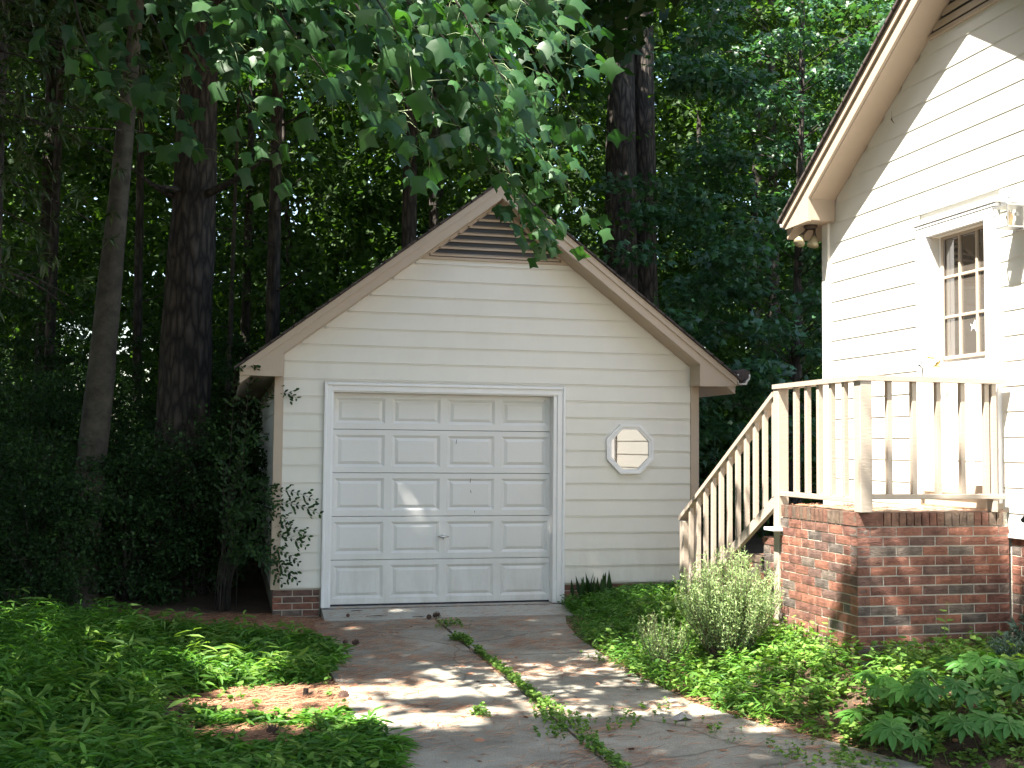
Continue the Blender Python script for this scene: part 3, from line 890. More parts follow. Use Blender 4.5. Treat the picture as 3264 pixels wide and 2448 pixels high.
b.box(XH + .12, 14, sy(9.58), sy(9.66), 1.06, 3.99); b.box(XH + .12, 14, 2 * HC - sy(9.66), 2 * HC - sy(9.58), 1.06, 3.99)
b.build('wall_shell', M['siding'], hs)
HRV = RV * HS
DY0, DY1 = sy(7.30), sy(8.02)     # opening
CY0, CY1 = sy(7.165), sy(8.157)   # casing outer
zl0 = sz(2.132) - 6 * HRV
for k in range(-1, 30):
    z = zl0 + HRV * k
    if z < 1.05 or z > sz(4.92): continue
    zz = z + HRV * .5
    hw = min(YC - HC, (zr - .235 - zz) / HSL + .05)
    y0, y1 = HC - hw, HC + hw
    if z < sz(3.40):
        board_x(hs, y0, CY0, XH + .02, z, HRV, 'siding_house')
        board_x(hs, CY1, y1, XH + .02, z, HRV, 'siding_house')
        if z + HRV > sz(3.47):
            pass
    else:
        board_x(hs, y0, y1, XH + .02, z, HRV, 'siding_house')
for k in range(16):
    z = zl0 + HRV * k
    if z < 1.05: continue
    board_x  # side walls
    b = MB(); pr = [(sy(9.66) + o, z + h) for o, h in board_profile(HRV)]; b.prism(pr, 0, XH + .03, 14); b.build('siding_board', M['siding'], hs)
b = MB(); b.box(XH - .005, XH + .03, 2 * HC - YC, CY0 + .0, 1.058, 1.085, .003)
b.build('skirt_board', M['white'], hs)
part_box('corner_board', M['siding'], hs, XH - .012, XH + .10, YC + .002, sy(9.682), 1.06, 4.1)
part_box('corner_board', M['siding'], hs, XH - .012, XH + .10, 2 * HC - sy(9.682), 2 * HC - YC - .002, 1.06, 4.1)
ret = sy(9.468)
b = MB(); hp = []
def rp(lower, half, top): return [(HC - half, top - HSL * half), (HC, top), (HC + half, top - HSL * half), (HC + half, top - HSL * half - lower), (HC, top - lower), (HC - half, top - HSL * half - lower)]
b.prism(rp(.19, HH, zr - .032), 0, XR + .03, 14); b.build('roof_deck', M['tan'], hs)
for s in (-1, 1):
    def Yh(t): return HC + s * t
    b = MB(); b.prism([(Yh(0), zr - .030), (Yh(HH + .01), zr - .030 - HSL * (HH + .01)), (Yh(HH + .01), zr - .105 - HSL * (HH + .01)), (Yh(0), zr - .105)], 0, XR - .020, XR + .028)
    b.build('rake_trim', M['tan'], hs)
    rt = ret - HC
    zb0 = sz(3.745)
    b = MB(); b.prism([(Yh(0), zr - .10), (Yh(HH), zr - .10 - HSL * HH), (Yh(HH - .02), zb0), (Yh(rt), zb0), (Yh(rt), zr - .232 - HSL * rt), (Yh(0), zr - .232)], 0, XR, XR + .028)
    b.build('rake_fascia', M['tan'], hs)
    b = MB(); b.prism([(Yh(rt), zb0 + .01), (Yh(HH - .03), zb0 + .01), (Yh(HH - .03), zb0 + .02), (Yh(rt), zb0 + .02)], 0, XR + .03, 14)
    b.prism([(Yh(rt), zb0 + .021), (Yh(rt + .012), zb0 + .021), (Yh(rt + .012), zr - .235 - HSL * (rt + .012)), (Yh(rt), zr - .235 - HSL * rt)], 0, XR + .03, XH + .01)
    b.build('cornice_return', M['tan'], hs)
    b = MB(); b.prism([(Yh(.02), zr - .240), (Yh(rt), zr - .228 - HSL * rt), (Yh(rt), zr - .240 - HSL * rt), (Yh(.02), zr - .253)], 0, XR + .029, XH + .015)
    b.build('soffit', M['tan'], hs)
    b = MB(); n = 24; L = HH + .05
    for k in range(n):
        t0 = L * k / n; t1 = L * (k + 1) / n + .012
        b.prism([(Yh(t0), zr - .024 - HSL * t0), (Yh(t1), zr - .024 - HSL * t1), (Yh(t1), zr + .006 - HSL * t1), (Yh(t0), zr - .004 - HSL * t0)], 0, XR - .045, 14)
    o = b.build('shingle_courses', M['shingle'], hs); o['kind'] = 'stuff'
ye = HC + HH
b = MB(); b.prism([(ye + .015, sz(3.90)), (ye + .015, sz(3.80)), (ye + .12, sz(3.79)), (ye + .145, sz(3.85)), (ye + .145, sz(3.90)), (ye + .13, sz(3.90)), (ye + .13, sz(3.86)), (ye + .11, sz(3.81)), (ye + .03, sz(3.81)), (ye + .03, sz(3.90))], 0, XR + .02, 14)
b.build('gutter', M['vinyl'], hs)
# vent high in the gable
zv = sz(4.945)
vb = MB(); hv = (zr - .24 - zv) / HSL
vb.box(XH - .015, XH + .02, HC - hv, HC + hv, zv - .03, zv); vo = vb.build('gable_vent', M['tan'], hs)
b = MB(); b.prism([(HC - hv, zv), (HC + hv, zv), (HC, zr - .24)], 0, XH + .002, XH + .006); b.build('vent_shade_backing', M['black'], vo)  # black triangle in place of the deep shade behind the slats
for k in range(6):
    z = zv + .02 + k * .08; w = (zr - .27 - z) / HSL
    if w < .05: break
    b = MB(); b.prism([(XH - .014, z), (XH - .008, z - .004), (XH + .004, z + .055), (XH - .004, z + .06)], 1, HC - w, HC + w); b.build('louver', M['tan'], vo)
# entry door
ed = empty('entry_door', (XH, (DY0 + DY1) / 2, 1.35)); ed.parent = hs; ed.location = Vector((XH, (DY0 + DY1) / 2, 1.35)) - wloc(hs)
zt_ = sz(3.348); zbm = sz(1.40)
for (a, c_) in ((CY0, DY0), (DY1, CY1)):
    b = MB(); b.box(XH - .022, XH + .02, a, c_, zbm - .1, zt_, .004); b.box(XH + .0201, XH + .12, a + .002 if a > 8 else a + .09, c_ - .002, zbm - .05, zt_ - .002)
    b.build('casing', M['white'], ed)
b = MB(); b.box(XH - .022, XH + .02, CY0, CY1, zt_ + .001, sz(3.425), .003); b.box(XH - .027, XH + .02, CY0 - .01, CY1 + .01, sz(3.427), sz(3.452), .004); b.box(XH - .034, XH + .02, CY0 - .035, CY1 + .035, sz(3.453), sz(3.474), .004)
b.build('head_casing', M['white'], ed)
XD = XH + .10
gy0, gy1, gz0, gz1 = sy(7.335), sy(7.965), sz(2.395), sz(3.335)
b = MB()
b.box(XD, XD + .04, DY0, gy0, zbm, zt_); b.box(XD, XD + .04, gy1, DY1, zbm, zt_)
b.box(XD, XD + .04, gy0, gy1, zbm, gz0); b.box(XD, XD + .04, gy0, gy1, gz1, zt_)
for k in range(2):
    b.box(XD - .008, XD + .001, gy0 + .05 + k * .28, gy0 + .28 + k * .29, zbm + .2, gz0 - .18, .006)
b.build('door_leaf', M['white'], ed)
for k in range(1, 3):
    yy = gy0 + (gy1 - gy0) * k / 3
    part_box('muntin', M['rail'], ed, XD - .008, XD + .02, yy - .013, yy + .013, gz0, gz1, bev=.004)
    zz = gz0 + (gz1 - gz0) * k / 3
    for j in range(3):
        a0 = gy0 + (gy1 - gy0) * j / 3 + .0135; a1 = gy0 + (gy1 - gy0) * (j + 1) / 3 - .0135
        part_box('muntin', M['rail'], ed, XD - .006, XD + .02, a0, a1, zz - .012, zz + .012, bev=.004)
b = MB()
for (a, c_, d_, e_) in ((gy0 - .02, gy0 + .012, gz0 - .02, gz1 + .02), (gy1 - .012, gy1 + .02, gz0 - .02, gz1 + .02), (gy0, gy1, gz0 - .02, gz0 + .01), (gy0, gy1, gz1 - .01, gz1 + .02)):
    b.box(XD - .010, XD + .003, a, c_, d_, e_, .003)
b.build('glazing_frame', M['rail'], ed)
for i in range(3):
    for j in range(3):
        a = gy0 + (gy1 - gy0) * i / 3 + .01; c_ = gy0 + (gy1 - gy0) * (i + 1) / 3 - .01
        d_ = gz0 + (gz1 - gz0) * j / 3 + .01; e_ = gz0 + (gz1 - gz0) * (j + 1) / 3 - .01
        b = MB(); b.box(XD + .008, XD + .012, a, c_, d_, e_); b.build('pane', M['pane'], ed)
# bird sticker in the lower middle pane
bx = XD + .0065; by, bz = sy(7.60), sz(2.605)
bird = [(0.045, -.035), (.02, -.012), (-.015, -.02), (-.04, -.055), (-.045, -.045), (-.02, .0), (-.028, .045), (-.012, .06), (.005, .03), (.012, .01), (.03, .02), (.055, .03), (.05, .018), (.035, .0)]
b = MB(); b.prism([(by + p[0] * .8, bz + p[1] * .9) for p in bird], 0, bx - .001, bx); b.build('bird_sticker', M['white'], ed)
b = MB(); b.tube([(XH - .03, sy(8.07), sz(2.42)), (XH - .03, sy(8.07), sz(2.36)), (XH - .03, sy(8.07), sz(2.32))], [.006, .008, .012], 8)
b.tube([(XH - .02, sy(8.07), sz(2.335)), (XH - .07, sy(8.05), sz(2.34)), (XH - .07, sy(8.0), sz(2.325))], [.012, .010, .007], 8); b.build('handle', M['chrome'], ed, smooth=True)
b = MB(); b.tube([(XH + .02, sy(7.99), sz(2.395)), (XH - .05, sy(7.96), sz(2.395)), (XH - .06, sy(7.93), sz(2.40))], [.010, .009, .006], 8); b.build('latch', M['brass'], ed, smooth=True)
b = MB(); b.tube([(XH + .06, sy(7.97), sz(2.33)), (XH - .01, sy(7.94), sz(2.325)), (XH - .02, sy(7.89), sz(2.335)), (XH - .02, sy(7.86), sz(2.36))], [.010, .010, .012, .016], 8); b.build('lever', M['brass'], ed, smooth=True)
b = MB(); b.box(XH - .06, XH + .14, DY0 - .02, DY1 + .05, 1.35, sz(1.425), .004); b.box(XH - .03, XH + .14, DY0, DY1 + .03, 1.25, 1.348); b.build('threshold', M['rail'], ed)
# foundation
hf = empty('foundation', (XH + .03, 7.2, 0.2)); hf.parent = hs; hf.location = Vector((XH + .03, 7.2, 0.2)) - wloc(hs)
b = MB(); b.box(XH + .0275, XH + .2, 2 * HC - sy(9.66), sy(9.66), -.2, 1.057)
b.box(XH + .2, 14, 2 * HC - sy(9.66), 2 * HC - sy(9.6), -.2, 1.057); b.box(XH + .2, 14, sy(9.6), sy(9.66), -.2, 1.057)
b.build('mortar_core', M['mortar'], hf)
y_end = 5.1
for k in range(14):
    z = 1.142 - CO * (k + 2) + .003
    s = 0; L = LY - y_end; ph = k % 2
    while s < L:
        w = min(.1016 if (s == 0 and ph) else BW, L - s)
        put_brick(hf, XH + .022, LY - s, z, w - .009, -math.pi / 2)
        s += w

# wall lantern
LYc, LZ = sy(6.897), 0
lant = empty('wall_lantern', (XH, LYc, sz(3.3)), 'pewter coach lantern with clear glass on the sunlit wall right of the entry door', 'lamp')
lx = XH - .105
b = MB(); b.box(XH - .03, XH - .005, LYc - .04, LYc + .04, sz(3.20), sz(3.36), .006); b.box(XH - .06, XH - .02, LYc - .012, LYc + .012, sz(3.30), sz(3.325)); b.build('back_plate', M['pewter'], lant)
b = MB(); b.lathe([(.006, sz(3.44)), (.014, sz(3.435)), (.016, sz(3.425)), (.008, sz(3.418)), (.03, sz(3.41)), (.052, sz(3.395)), (.055, sz(3.385)), (.02, sz(3.378)), (.02, sz(3.362))], lx, LYc, 16); b.build('finial', M['pewter'], lant, smooth=True)
zt2, zb2 = sz(3.362), sz(3.215)
t, u = .078, .062
b = MB(); b.box(lx - t - .004, lx + t + .004, LYc - t - .004, LYc + t + .004, zt2 - .006, zt2 + .004); b.build('top_plate', M['pewter'], lant)
b = MB(); b.box(lx - u - .004, lx + u + .004, LYc - u - .004, LYc + u + .004, zb2 - .006, zb2 + .004); b.build('bottom_plate', M['pewter'], lant)
for sx_ in (-1, 1):
    for s_ in (-1, 1):
        b = MB(); b.tube([(lx + sx_ * t, LYc + s_ * t, zt2), (lx + sx_ * u, LYc + s_ * u, zb2)], [.005, .005], 6); b.build('frame_bar', M['pewter'], lant)
for k in range(4):
    c0, s0 = [(1, 0), (0, 1), (-1, 0), (0, -1)][k]
    def cp(r, a): return (lx + c0 * r - s0 * a, LYc + s0 * r + c0 * a)
    b = MB(); p1 = cp(t, -t + .005); p2 = cp(t, t - .005); p3 = cp(u, u - .005); p4 = cp(u, -u + .005)
    b.add([(*p1, zt2 - .006), (*p2, zt2 - .006), (*p3, zb2 + .005), (*p4, zb2 + .005)], [(0, 1, 2, 3)]); b.build('pane', M['clear'], lant)
b = MB(); b.lathe([(.012, zb2), (.014, zb2 + .03), (.02, zb2 + .05), (.026, zb2 + .075), (.018, zb2 + .10), (.004, zb2 + .115)], lx, LYc, 12); b.build('bulb', M['amber'], lant, smooth=True)

# floodlight under the return
fx, fy, fz = XR + .16, sy(9.72), sz(3.75)
fl = empty('floodlight', (fx, fy, fz), 'twin head bronze floodlight hanging under the house eave at the corner', 'lamp')
b = MB(); b.lathe([(.065, fz + .01), (.065, fz - .015), (.05, fz - .03)], fx, fy, 16); b.build('mount', M['bronze'], fl)
for (dx, dy, dz, tl) in ((-.14, .05, -.19, 'a'), (-.02, -.03, -.2, 'b')):
    p0 = Vector((fx + (-.02 if tl == 'a' else .03), fy + (.02 if tl == 'a' else -.02), fz - .02)); d = Vector((dx, dy, dz)).normalized(); L = .17
    b = MB(); b.tube([p0, p0 + d * .05, p0 + d * .10], [.012, .012, .025], 10); b.build('arm', M['bronze'], fl, smooth=True)
    if tl == 'b': d = Vector((-.35, -.25, -1)).normalized()
    else: d = Vector((-.55, -.35, -1)).normalized()
    q0 = p0 + Vector((dx, dy, dz)).normalized() * .09
    b = MB(); b.tube([q0, q0 + d * .03, q0 + d * .075, q0 + d * .095], [.024, .034, .052, .054], 14); h = b.build('lamp_head', M['bulb'], fl, smooth=True)

# ================================================================ FOLIAGE TOOLS
def fan(outline, center):
    n = len(outline)
    V = [center] + outline
    T = [(0, 1 + i, 1 + (i + 1) % n) for i in range(n)]
    return np.array(V, float), np.array(T)
def tulip_t():
    r = [(0, .02), (-.03, .24), (.10, .50), (.27, .42), (.42, .36), (.62, .38), (.98, .46), (.90, .22), (.84, .0)]
    o = r + [(x, -y) for x, y in r[-2:0:-1]] + [(0, -.02)]
    V = [(x, y, -.22 * abs(y) - .18 * max(0, x - .3) ** 1.5) for x, y in o]
    return fan(V, (.42, 0, .03))
def maple_t():
    o = [(0, 0), (.02, .35), (.25, .25), (.45, .52), (.52, .2), (1, 0), (.52, -.2), (.45, -.52), (.25, -.25), (.02, -.35)]
    V = [(x, y, -.2 * abs(y) - .1 * x * x) for x, y in o]
    return fan(V, (.32, 0, .02))
def lance_t(w=.11, droop=.3):
    V = np.array([(0, 0, 0), (.35, w, .03 - droop * .12), (.35, 0, -.02 - droop * .12), (.35, -w, .03 - droop * .12), (.72, w * .7, -droop * .5), (.72, 0, -.04 - droop * .5), (.72, -w * .7, -droop * .5), (1, 0, -droop)], float)
    T = np.array([(0, 2, 1), (0, 3, 2), (1, 2, 5), (1, 5, 4), (2, 3, 6), (2, 6, 5), (4, 5, 7), (5, 6, 7)])
    return V, T
def lance2_t(w=.12, droop=.2):
    V = np.array([(0, 0, 0), (.4, w, -droop * .3), (.4, -w, -droop * .3), (1, 0, -droop)], float)
    return V, np.array([(0, 2, 1), (1, 2, 3)])
def oval_t(w=.27):
    V = np.array([(0, 0, 0), (.3, w, .02), (.7, w * .9, -.02), (1, 0, -.08), (.7, -w * .9, -.02), (.3, -w, .02)], float)
    return V, np.array([(0, 5, 1), (1, 5, 4), (1, 4, 2), (2, 4, 3)])
def heart_t():
    o = [(0, 0), (-.08, .22), (.12, .40), (.45, .36), (.78, .16), (1, 0), (.78, -.16), (.45, -.36), (.12, -.40), (-.08, -.22)]
    V = [(x, y, .12 * abs(y) - .1 * x) for x, y in o]
    return fan(V, (.35, 0, -.02))
GRS = lance_t(.095, .32)
TUL, MAP, LAN, LA2, OVA, HEA, BRO = tulip_t(), maple_t(), lance_t(), lance2_t(), oval_t(), heart_t(), lance2_t(.30, .15)

def norm(a): return a / np.maximum(np.linalg.norm(a, axis=1, keepdims=True), 1e-9)
def leaf_cloud(tmpl, P, axis, up, size):
    """place a leaf template at every P, tip along axis, face normal near up"""
    V, T = tmpl
    N = len(P)
    ax = norm(axis); w = norm(np.cross(up, ax)); n = np.cross(ax, w)
    B = np.stack([ax, w, n], 2)                         # N,3,3
    W = np.einsum('nij,kj->nki', B, V) * np.asarray(size).reshape(-1, 1, 1) + P[:, None, :]
    TT = (T[None] + (np.arange(N) * len(V))[:, None, None]).reshape(-1, 3)
    return W.reshape(-1, 3), TT
def rdirs(N, up=0.0):
    d = rng.normal(size=(N, 3)); d[:, 2] += up
    return norm(d)
def leaf_obj(name, tmpl, P, axis, up, size, mat, parent=None, rnd=None, kind=None):
    V, T = leaf_cloud(tmpl, P, axis, up, size)
    r = rng.random(len(P)) if rnd is None else rnd
    me = fast_mesh(name, V - np.array(wloc(parent)) if parent is not None else V, T, M[mat], np.repeat(r, len(tmpl[0])))
    o = bpy.data.objects.new(name, me)
    link(o, parent)
    if kind: o['kind'] = kind
    return o
def blobs(centres, radii, n_per, flat=0.6):
    """points scattered in flattened blobs, denser at their shell"""
    C = np.repeat(np.asarray(centres, float), n_per, 0); Rr = np.repeat(np.asarray(radii, float), n_per)
    d = rdirs(len(C)); d[:, 2] *= flat
    r = rng.random(len(C)) ** 0.45
    return C + d * (Rr * r)[:, None], d
def bands_mesh(segs, rads, n=5):
    b = MB()
    for pts, r in zip(segs, rads): b.tube(pts, r, n, cap=False)
    return b
def bez(p0, p1, p2, n=8):
    p0, p1, p2 = map(lambda p: np.asarray(p, float), (p0, p1, p2))
    t = np.linspace(0, 1, n)[:, None]
    return (1 - t) ** 2 * p0 + 2 * t * (1 - t) * p1 + t * t * p2

def trunk_mesh(pts, rads, n=28, rough=.04, freq=7.0, sub=40):
    """tapered trunk with ridged bark relief"""
    pts = np.asarray(pts, float); rads = np.asarray(rads, float)
    t = np.linspace(0, len(pts) - 1, sub)
    i = np.clip(t.astype(int), 0, len(pts) - 2); f = (t - i)[:, None]
    P = pts[i] * (1 - f) + pts[i + 1] * f
    Rr = rads[i] * (1 - f[:, 0]) + rads[i + 1] * f[:, 0]
    V = []; F = []
    seed = random.random() * 50
    for a in range(sub):
        for k in range(n):
            th = 2 * math.pi * k / n
            nz = noise.noise(Vector((math.cos(th) * freq * .4 + seed, math.sin(th) * freq * .4, P[a][2] * 1.3)))
            rr = Rr[a] * (1 + rough * nz * 2 + (rough * .7 if k % 2 else -rough * .5))
            V.append((P[a][0] + rr * math.cos(th), P[a][1] + rr * math.sin(th), P[a][2]))
    for a in range(sub - 1):
        for k in range(n):
            k2 = (k + 1) % n
            F.append((a * n + k, a * n + k2, (a + 1) * n + k2, (a + 1) * n + k))
    return np.array(V), np.array(F)
def tree(name, x, y, r0, r1, h, lean, barkm, label, cat='tree', group=None, crown=None, sub=44, rough=.05, mid=None):
    zb_ = float(G(x, y)) - .1
    root = empty(name, (x, y, zb_ + .1), label, cat, group)
    pts = [(x, y, zb_), (x + lean[0] * .03, y + lean[1] * .03, zb_ + .5), (x + lean[0] * .4, y + lean[1] * .4, zb_ + h * .4), (x + lean[0], y + lean[1], zb_ + h)]
    V, F_ = trunk_mesh(pts, [r0 * 1.35, r0 * 1.08, r0 * .45 + r1 * .55 if mid is None else mid, r1 * .5], sub=sub, rough=rough)
    me = fast_mesh('trunk', V - np.array(wloc(root)), F_, M[barkm], smooth=True)
    me.update()
    link(bpy.data.objects.new('trunk', me), root)
    if name in ('forest_tree', 'pine_tree'):
        cs_ = []
        for k in range(6 if name == 'forest_tree' else 3):
            zz = rng.uniform(2.2, h * .75); a = rng.uniform(0, 6.28); L_ = rng.uniform(.4, 1.6); cx0 = x + lean[0] * zz / h; cy0 = y + lean[1] * zz / h
            cs_.append(list(bez((cx0, cy0, zz), (cx0 + math.cos(a) * L_ * .5, cy0 + math.sin(a) * L_ * .5, zz + .05), (cx0 + math.cos(a) * L_, cy0 + math.sin(a) * L_, zz + rng.uniform(-.3, .5)), 6)))
        branch_tubes(root, cs_, [(r0 * .18, .004)] * len(cs_))
    return root
#@@VEG
# ================================================================ TREES
def branch_tubes(parent, curves, radii, mat='darkbark', name='branch'):
    if name == 'branch' and len(curves) > 1:
        return [branch_tubes(parent, [c], [r_], mat, name) for c, r_ in zip(curves, radii)]
    b = MB()
    for c, (ra, rb) in zip(curves, radii):
        n = len(c); b.tube([tuple(p) for p in c], [ra + (rb - ra) * i / (n - 1) for i in range(n)], 6)
    o = b.build(name, M[mat], parent, smooth=True)
    if name == 'stems': o['kind'] = 'stuff'
    return o
def poly_curve(P, n=14):
    """Catmull-Rom through control points"""
    P = [np.asarray(p, float) for p in P]; P = [2 * P[0] - P[1]] + P + [2 * P[-1] - P[-2]]
    out = []
    segs = len(P) - 3
    for s in range(segs):
        a, b_, c, d = P[s:s + 4]
        for i in range(n // segs + 1):
            t = i / (n // segs + 1)
            out.append(.5 * ((2 * b_) + (c - a) * t + (2 * a - 5 * b_ + 4 * c - d) * t * t + (3 * b_ - a - 3 * c + d) * t ** 3))
    out.append(P[-2])
    return out

# --- near tulip tree: trunk out of frame on the left, limbs drooping over the garage
tul = tree('tulip_tree', -3.3, 8.2, .24, .14, 9.0, (.3, .1), 'graybark', 'tulip tree with big lobed leaves drooping from the top over the garage peak')
BR = [[(-0.49, 7.5, 5.22), (0.57, 8.0, 4.96), (1.73, 8.6, 4.03), (2.6, 9.0, 3.37)], [(-0.06, 7.0, 5.17), (0.96, 7.3, 4.78), (1.87, 7.6, 4.49), (2.42, 7.9, 4.0)], [(-0.35, 7.5, 5.38), (0.89, 8.0, 5.0), (1.6, 8.2, 4.5), (2.0, 8.4, 4.0)], [(-0.33, 7.0, 5.14), (0.5, 7.0, 4.61), (0.88, 7.0, 4.04), (1.17, 7.0, 3.45)], [(-0.55, 6.5, 4.86), (0.0, 6.6, 4.39), (0.33, 6.7, 4.03), (0.66, 6.8, 3.65)], [(-0.82, 8.0, 5.57), (-0.36, 8.0, 4.92), (-0.04, 8.0, 4.22), (0.28, 8.0, 3.54)], [(-1.19, 8.5, 5.78), (-0.76, 8.5, 5.02), (-0.46, 8.5, 4.41), (-0.25, 8.5, 3.79)], [(0.21, 7.0, 5.21), (1.07, 7.0, 4.73), (1.43, 7.0, 4.29), (1.73, 7.0, 3.82)], [(0.52, 7.5, 5.5), (1.48, 7.6, 5.09), (1.93, 7.7, 4.79), (2.33, 7.8, 4.5)], [(-0.06, 6.3, 4.82), (0.45, 6.3, 4.42), (0.71, 6.3, 4.18), (0.92, 6.3, 3.86)], [(-0.59, 7.0, 5.1), (-0.1, 7.0, 4.65), (0.12, 7.0, 4.39), (0.34, 7.0, 4.05)], [(0.26, 8.5, 5.97), (1.12, 8.5, 5.37), (1.52, 8.5, 4.84), (1.87, 8.6, 4.22)], [(-1.26, 8.0, 5.52), (-1.09, 8.0, 4.75), (-0.96, 8.0, 4.29), (-0.63, 8.0, 3.85)], [(0.27, 8.8, 5.94), (1.35, 8.8, 5.15), (1.93, 8.9, 4.57), (2.5, 9.0, 3.92)], [(-0.51, 7.8, 5.51), (0.31, 7.8, 4.85), (0.63, 7.8, 4.37), (1.08, 7.8, 3.9)], [(1.21, 8.0, 5.84), (1.76, 8.0, 5.4), (2.07, 8.0, 5.12), (2.32, 8.0, 4.84)], [(-0.08, 9.0, 5.99), (1.01, 9.0, 5.0), (1.61, 9.0, 4.6), (2.0, 9.1, 4.25)], [(-0.91, 7.5, 5.31), (-0.54, 7.5, 4.76), (-0.28, 7.5, 4.49), (0.02, 7.5, 4.16)], [(0.66, 9.3, 6.04), (1.82, 9.3, 5.19), (2.38, 9.3, 4.65), (2.9, 9.4, 3.6)], [(0.66, 9.3, 6.04), (1.66, 9.3, 4.98), (2.14, 9.3, 4.12), (2.48, 9.2, 3.46)]]
stalk = []; curves = []; leafP = []; leafA = []; leafU = []; leafS = []
for bi, br in enumerate(BR):
    start = [(-3.2, 8.2, 5.6 + .1 * (bi % 5)), (-1.9 + .3 * (bi % 3), 7.9, 6.3)]
    c = poly_curve(start + br, 40)
    curves.append(c)
    n = len(c)
    dens_ = 1.0 if br[-1][0] > .9 else .78
    for i in range(int(n * .38), n):
        p = np.array(c[i]); d = np.array(c[min(i + 1, n - 1)]) - np.array(c[i - 1]); d /= max(np.linalg.norm(d), 1e-6)
        prog = (i - n * .38) / (n * .62)
        k = int(rng.random() < dens_) + int(rng.random() < dens_) + int(rng.random() < dens_ * .9) + int(rng.random() < dens_ - .3)
        for q in range(k):
            side = rng.normal(size=3) * np.array([.19, .22, .12]) * (1.15 - .5 * prog)
            pp = p + side + np.array([0, 0, -.03])
            ax = d * .6 + side * 1.2 + np.array([.15, -.15, -.45]) + rng.normal(size=3) * .28
            leafP.append(pp); leafA.append(ax)
            leafU.append(np.array([-.25, -.45, .75]) + rng.normal(size=3) * .42)
            leafS.append(rng.uniform(.07, .15)); stalk.append((p, pp))
branch_tubes(tul, curves, [(.020, .002)] * len(curves))
A_ = np.array([a for a, b_ in stalk]); B_ = np.array([b_ for a, b_ in stalk]); M_ = (A_ + B_) / 2 + np.array([0, 0, .03])
V = np.stack([A_, M_ + [.0012, 0, .0012], M_ - [.0012, 0, .0012], B_], 1).reshape(-1, 3) - np.array(wloc(tul)); T = (np.array([(0, 2, 1), (1, 2, 3)])[None] + (np.arange(len(A_)) * 4)[:, None, None]).reshape(-1, 3)
lsk = link(bpy.data.objects.new('leaf_stalks', fast_mesh('leaf_stalks', V, T, M['stem'])), tul); lsk['kind'] = 'stuff'
leafP = np.array(leafP); leafA = np.array(leafA); leafU = np.array(leafU); leafS = np.array(leafS)
order = np.argsort(np.linalg.norm(leafP - np.array([0, 0, 1.66]), axis=1))
inview = [i for i in order if leafP[i][2] < 1.66 + 0.42 * np.linalg.norm(leafP[i][:2])][:300]
tv = []
for k in range(6):
    V, T = TUL; VV = V.copy(); VV[:, 2] += .05 * np.sin(V[:, 0] * 5 + k) * (k - 2) * .5 - (.12 * k * V[:, 1] ** 2 * (1 if k % 2 else -1)) - .06 * k * V[:, 0] ** 2; VV[:, 1] *= .9 + .05 * k
    tv.append(fast_mesh('leaf', VV, T, M['tulip'], np.full(len(V), [.1, .3, .45, .6, .8, 1.0][k])))
ts = set(inview); base = wloc(tul)
for i in inview:
    ax = Vector(leafA[i]).normalized(); w = Vector(leafU[i]).cross(ax).normalized(); n_ = ax.cross(w)
    m = Matrix((ax, w, n_)).transposed().to_4x4() @ Matrix.Scale(float(leafS[i]), 4)
    m.translation = Vector(leafP[i]) - base
    o = bpy.data.objects.new('leaf', random.choice(tv)); o.parent = tul; o.matrix_local = m; col.objects.link(o)
rest = np.array([i for i in range(len(leafP)) if i not in ts])
leaf_obj('foliage', TUL, leafP[rest], leafA[rest], leafU[rest], leafS[rest], 'tulip', tul, kind='stuff')

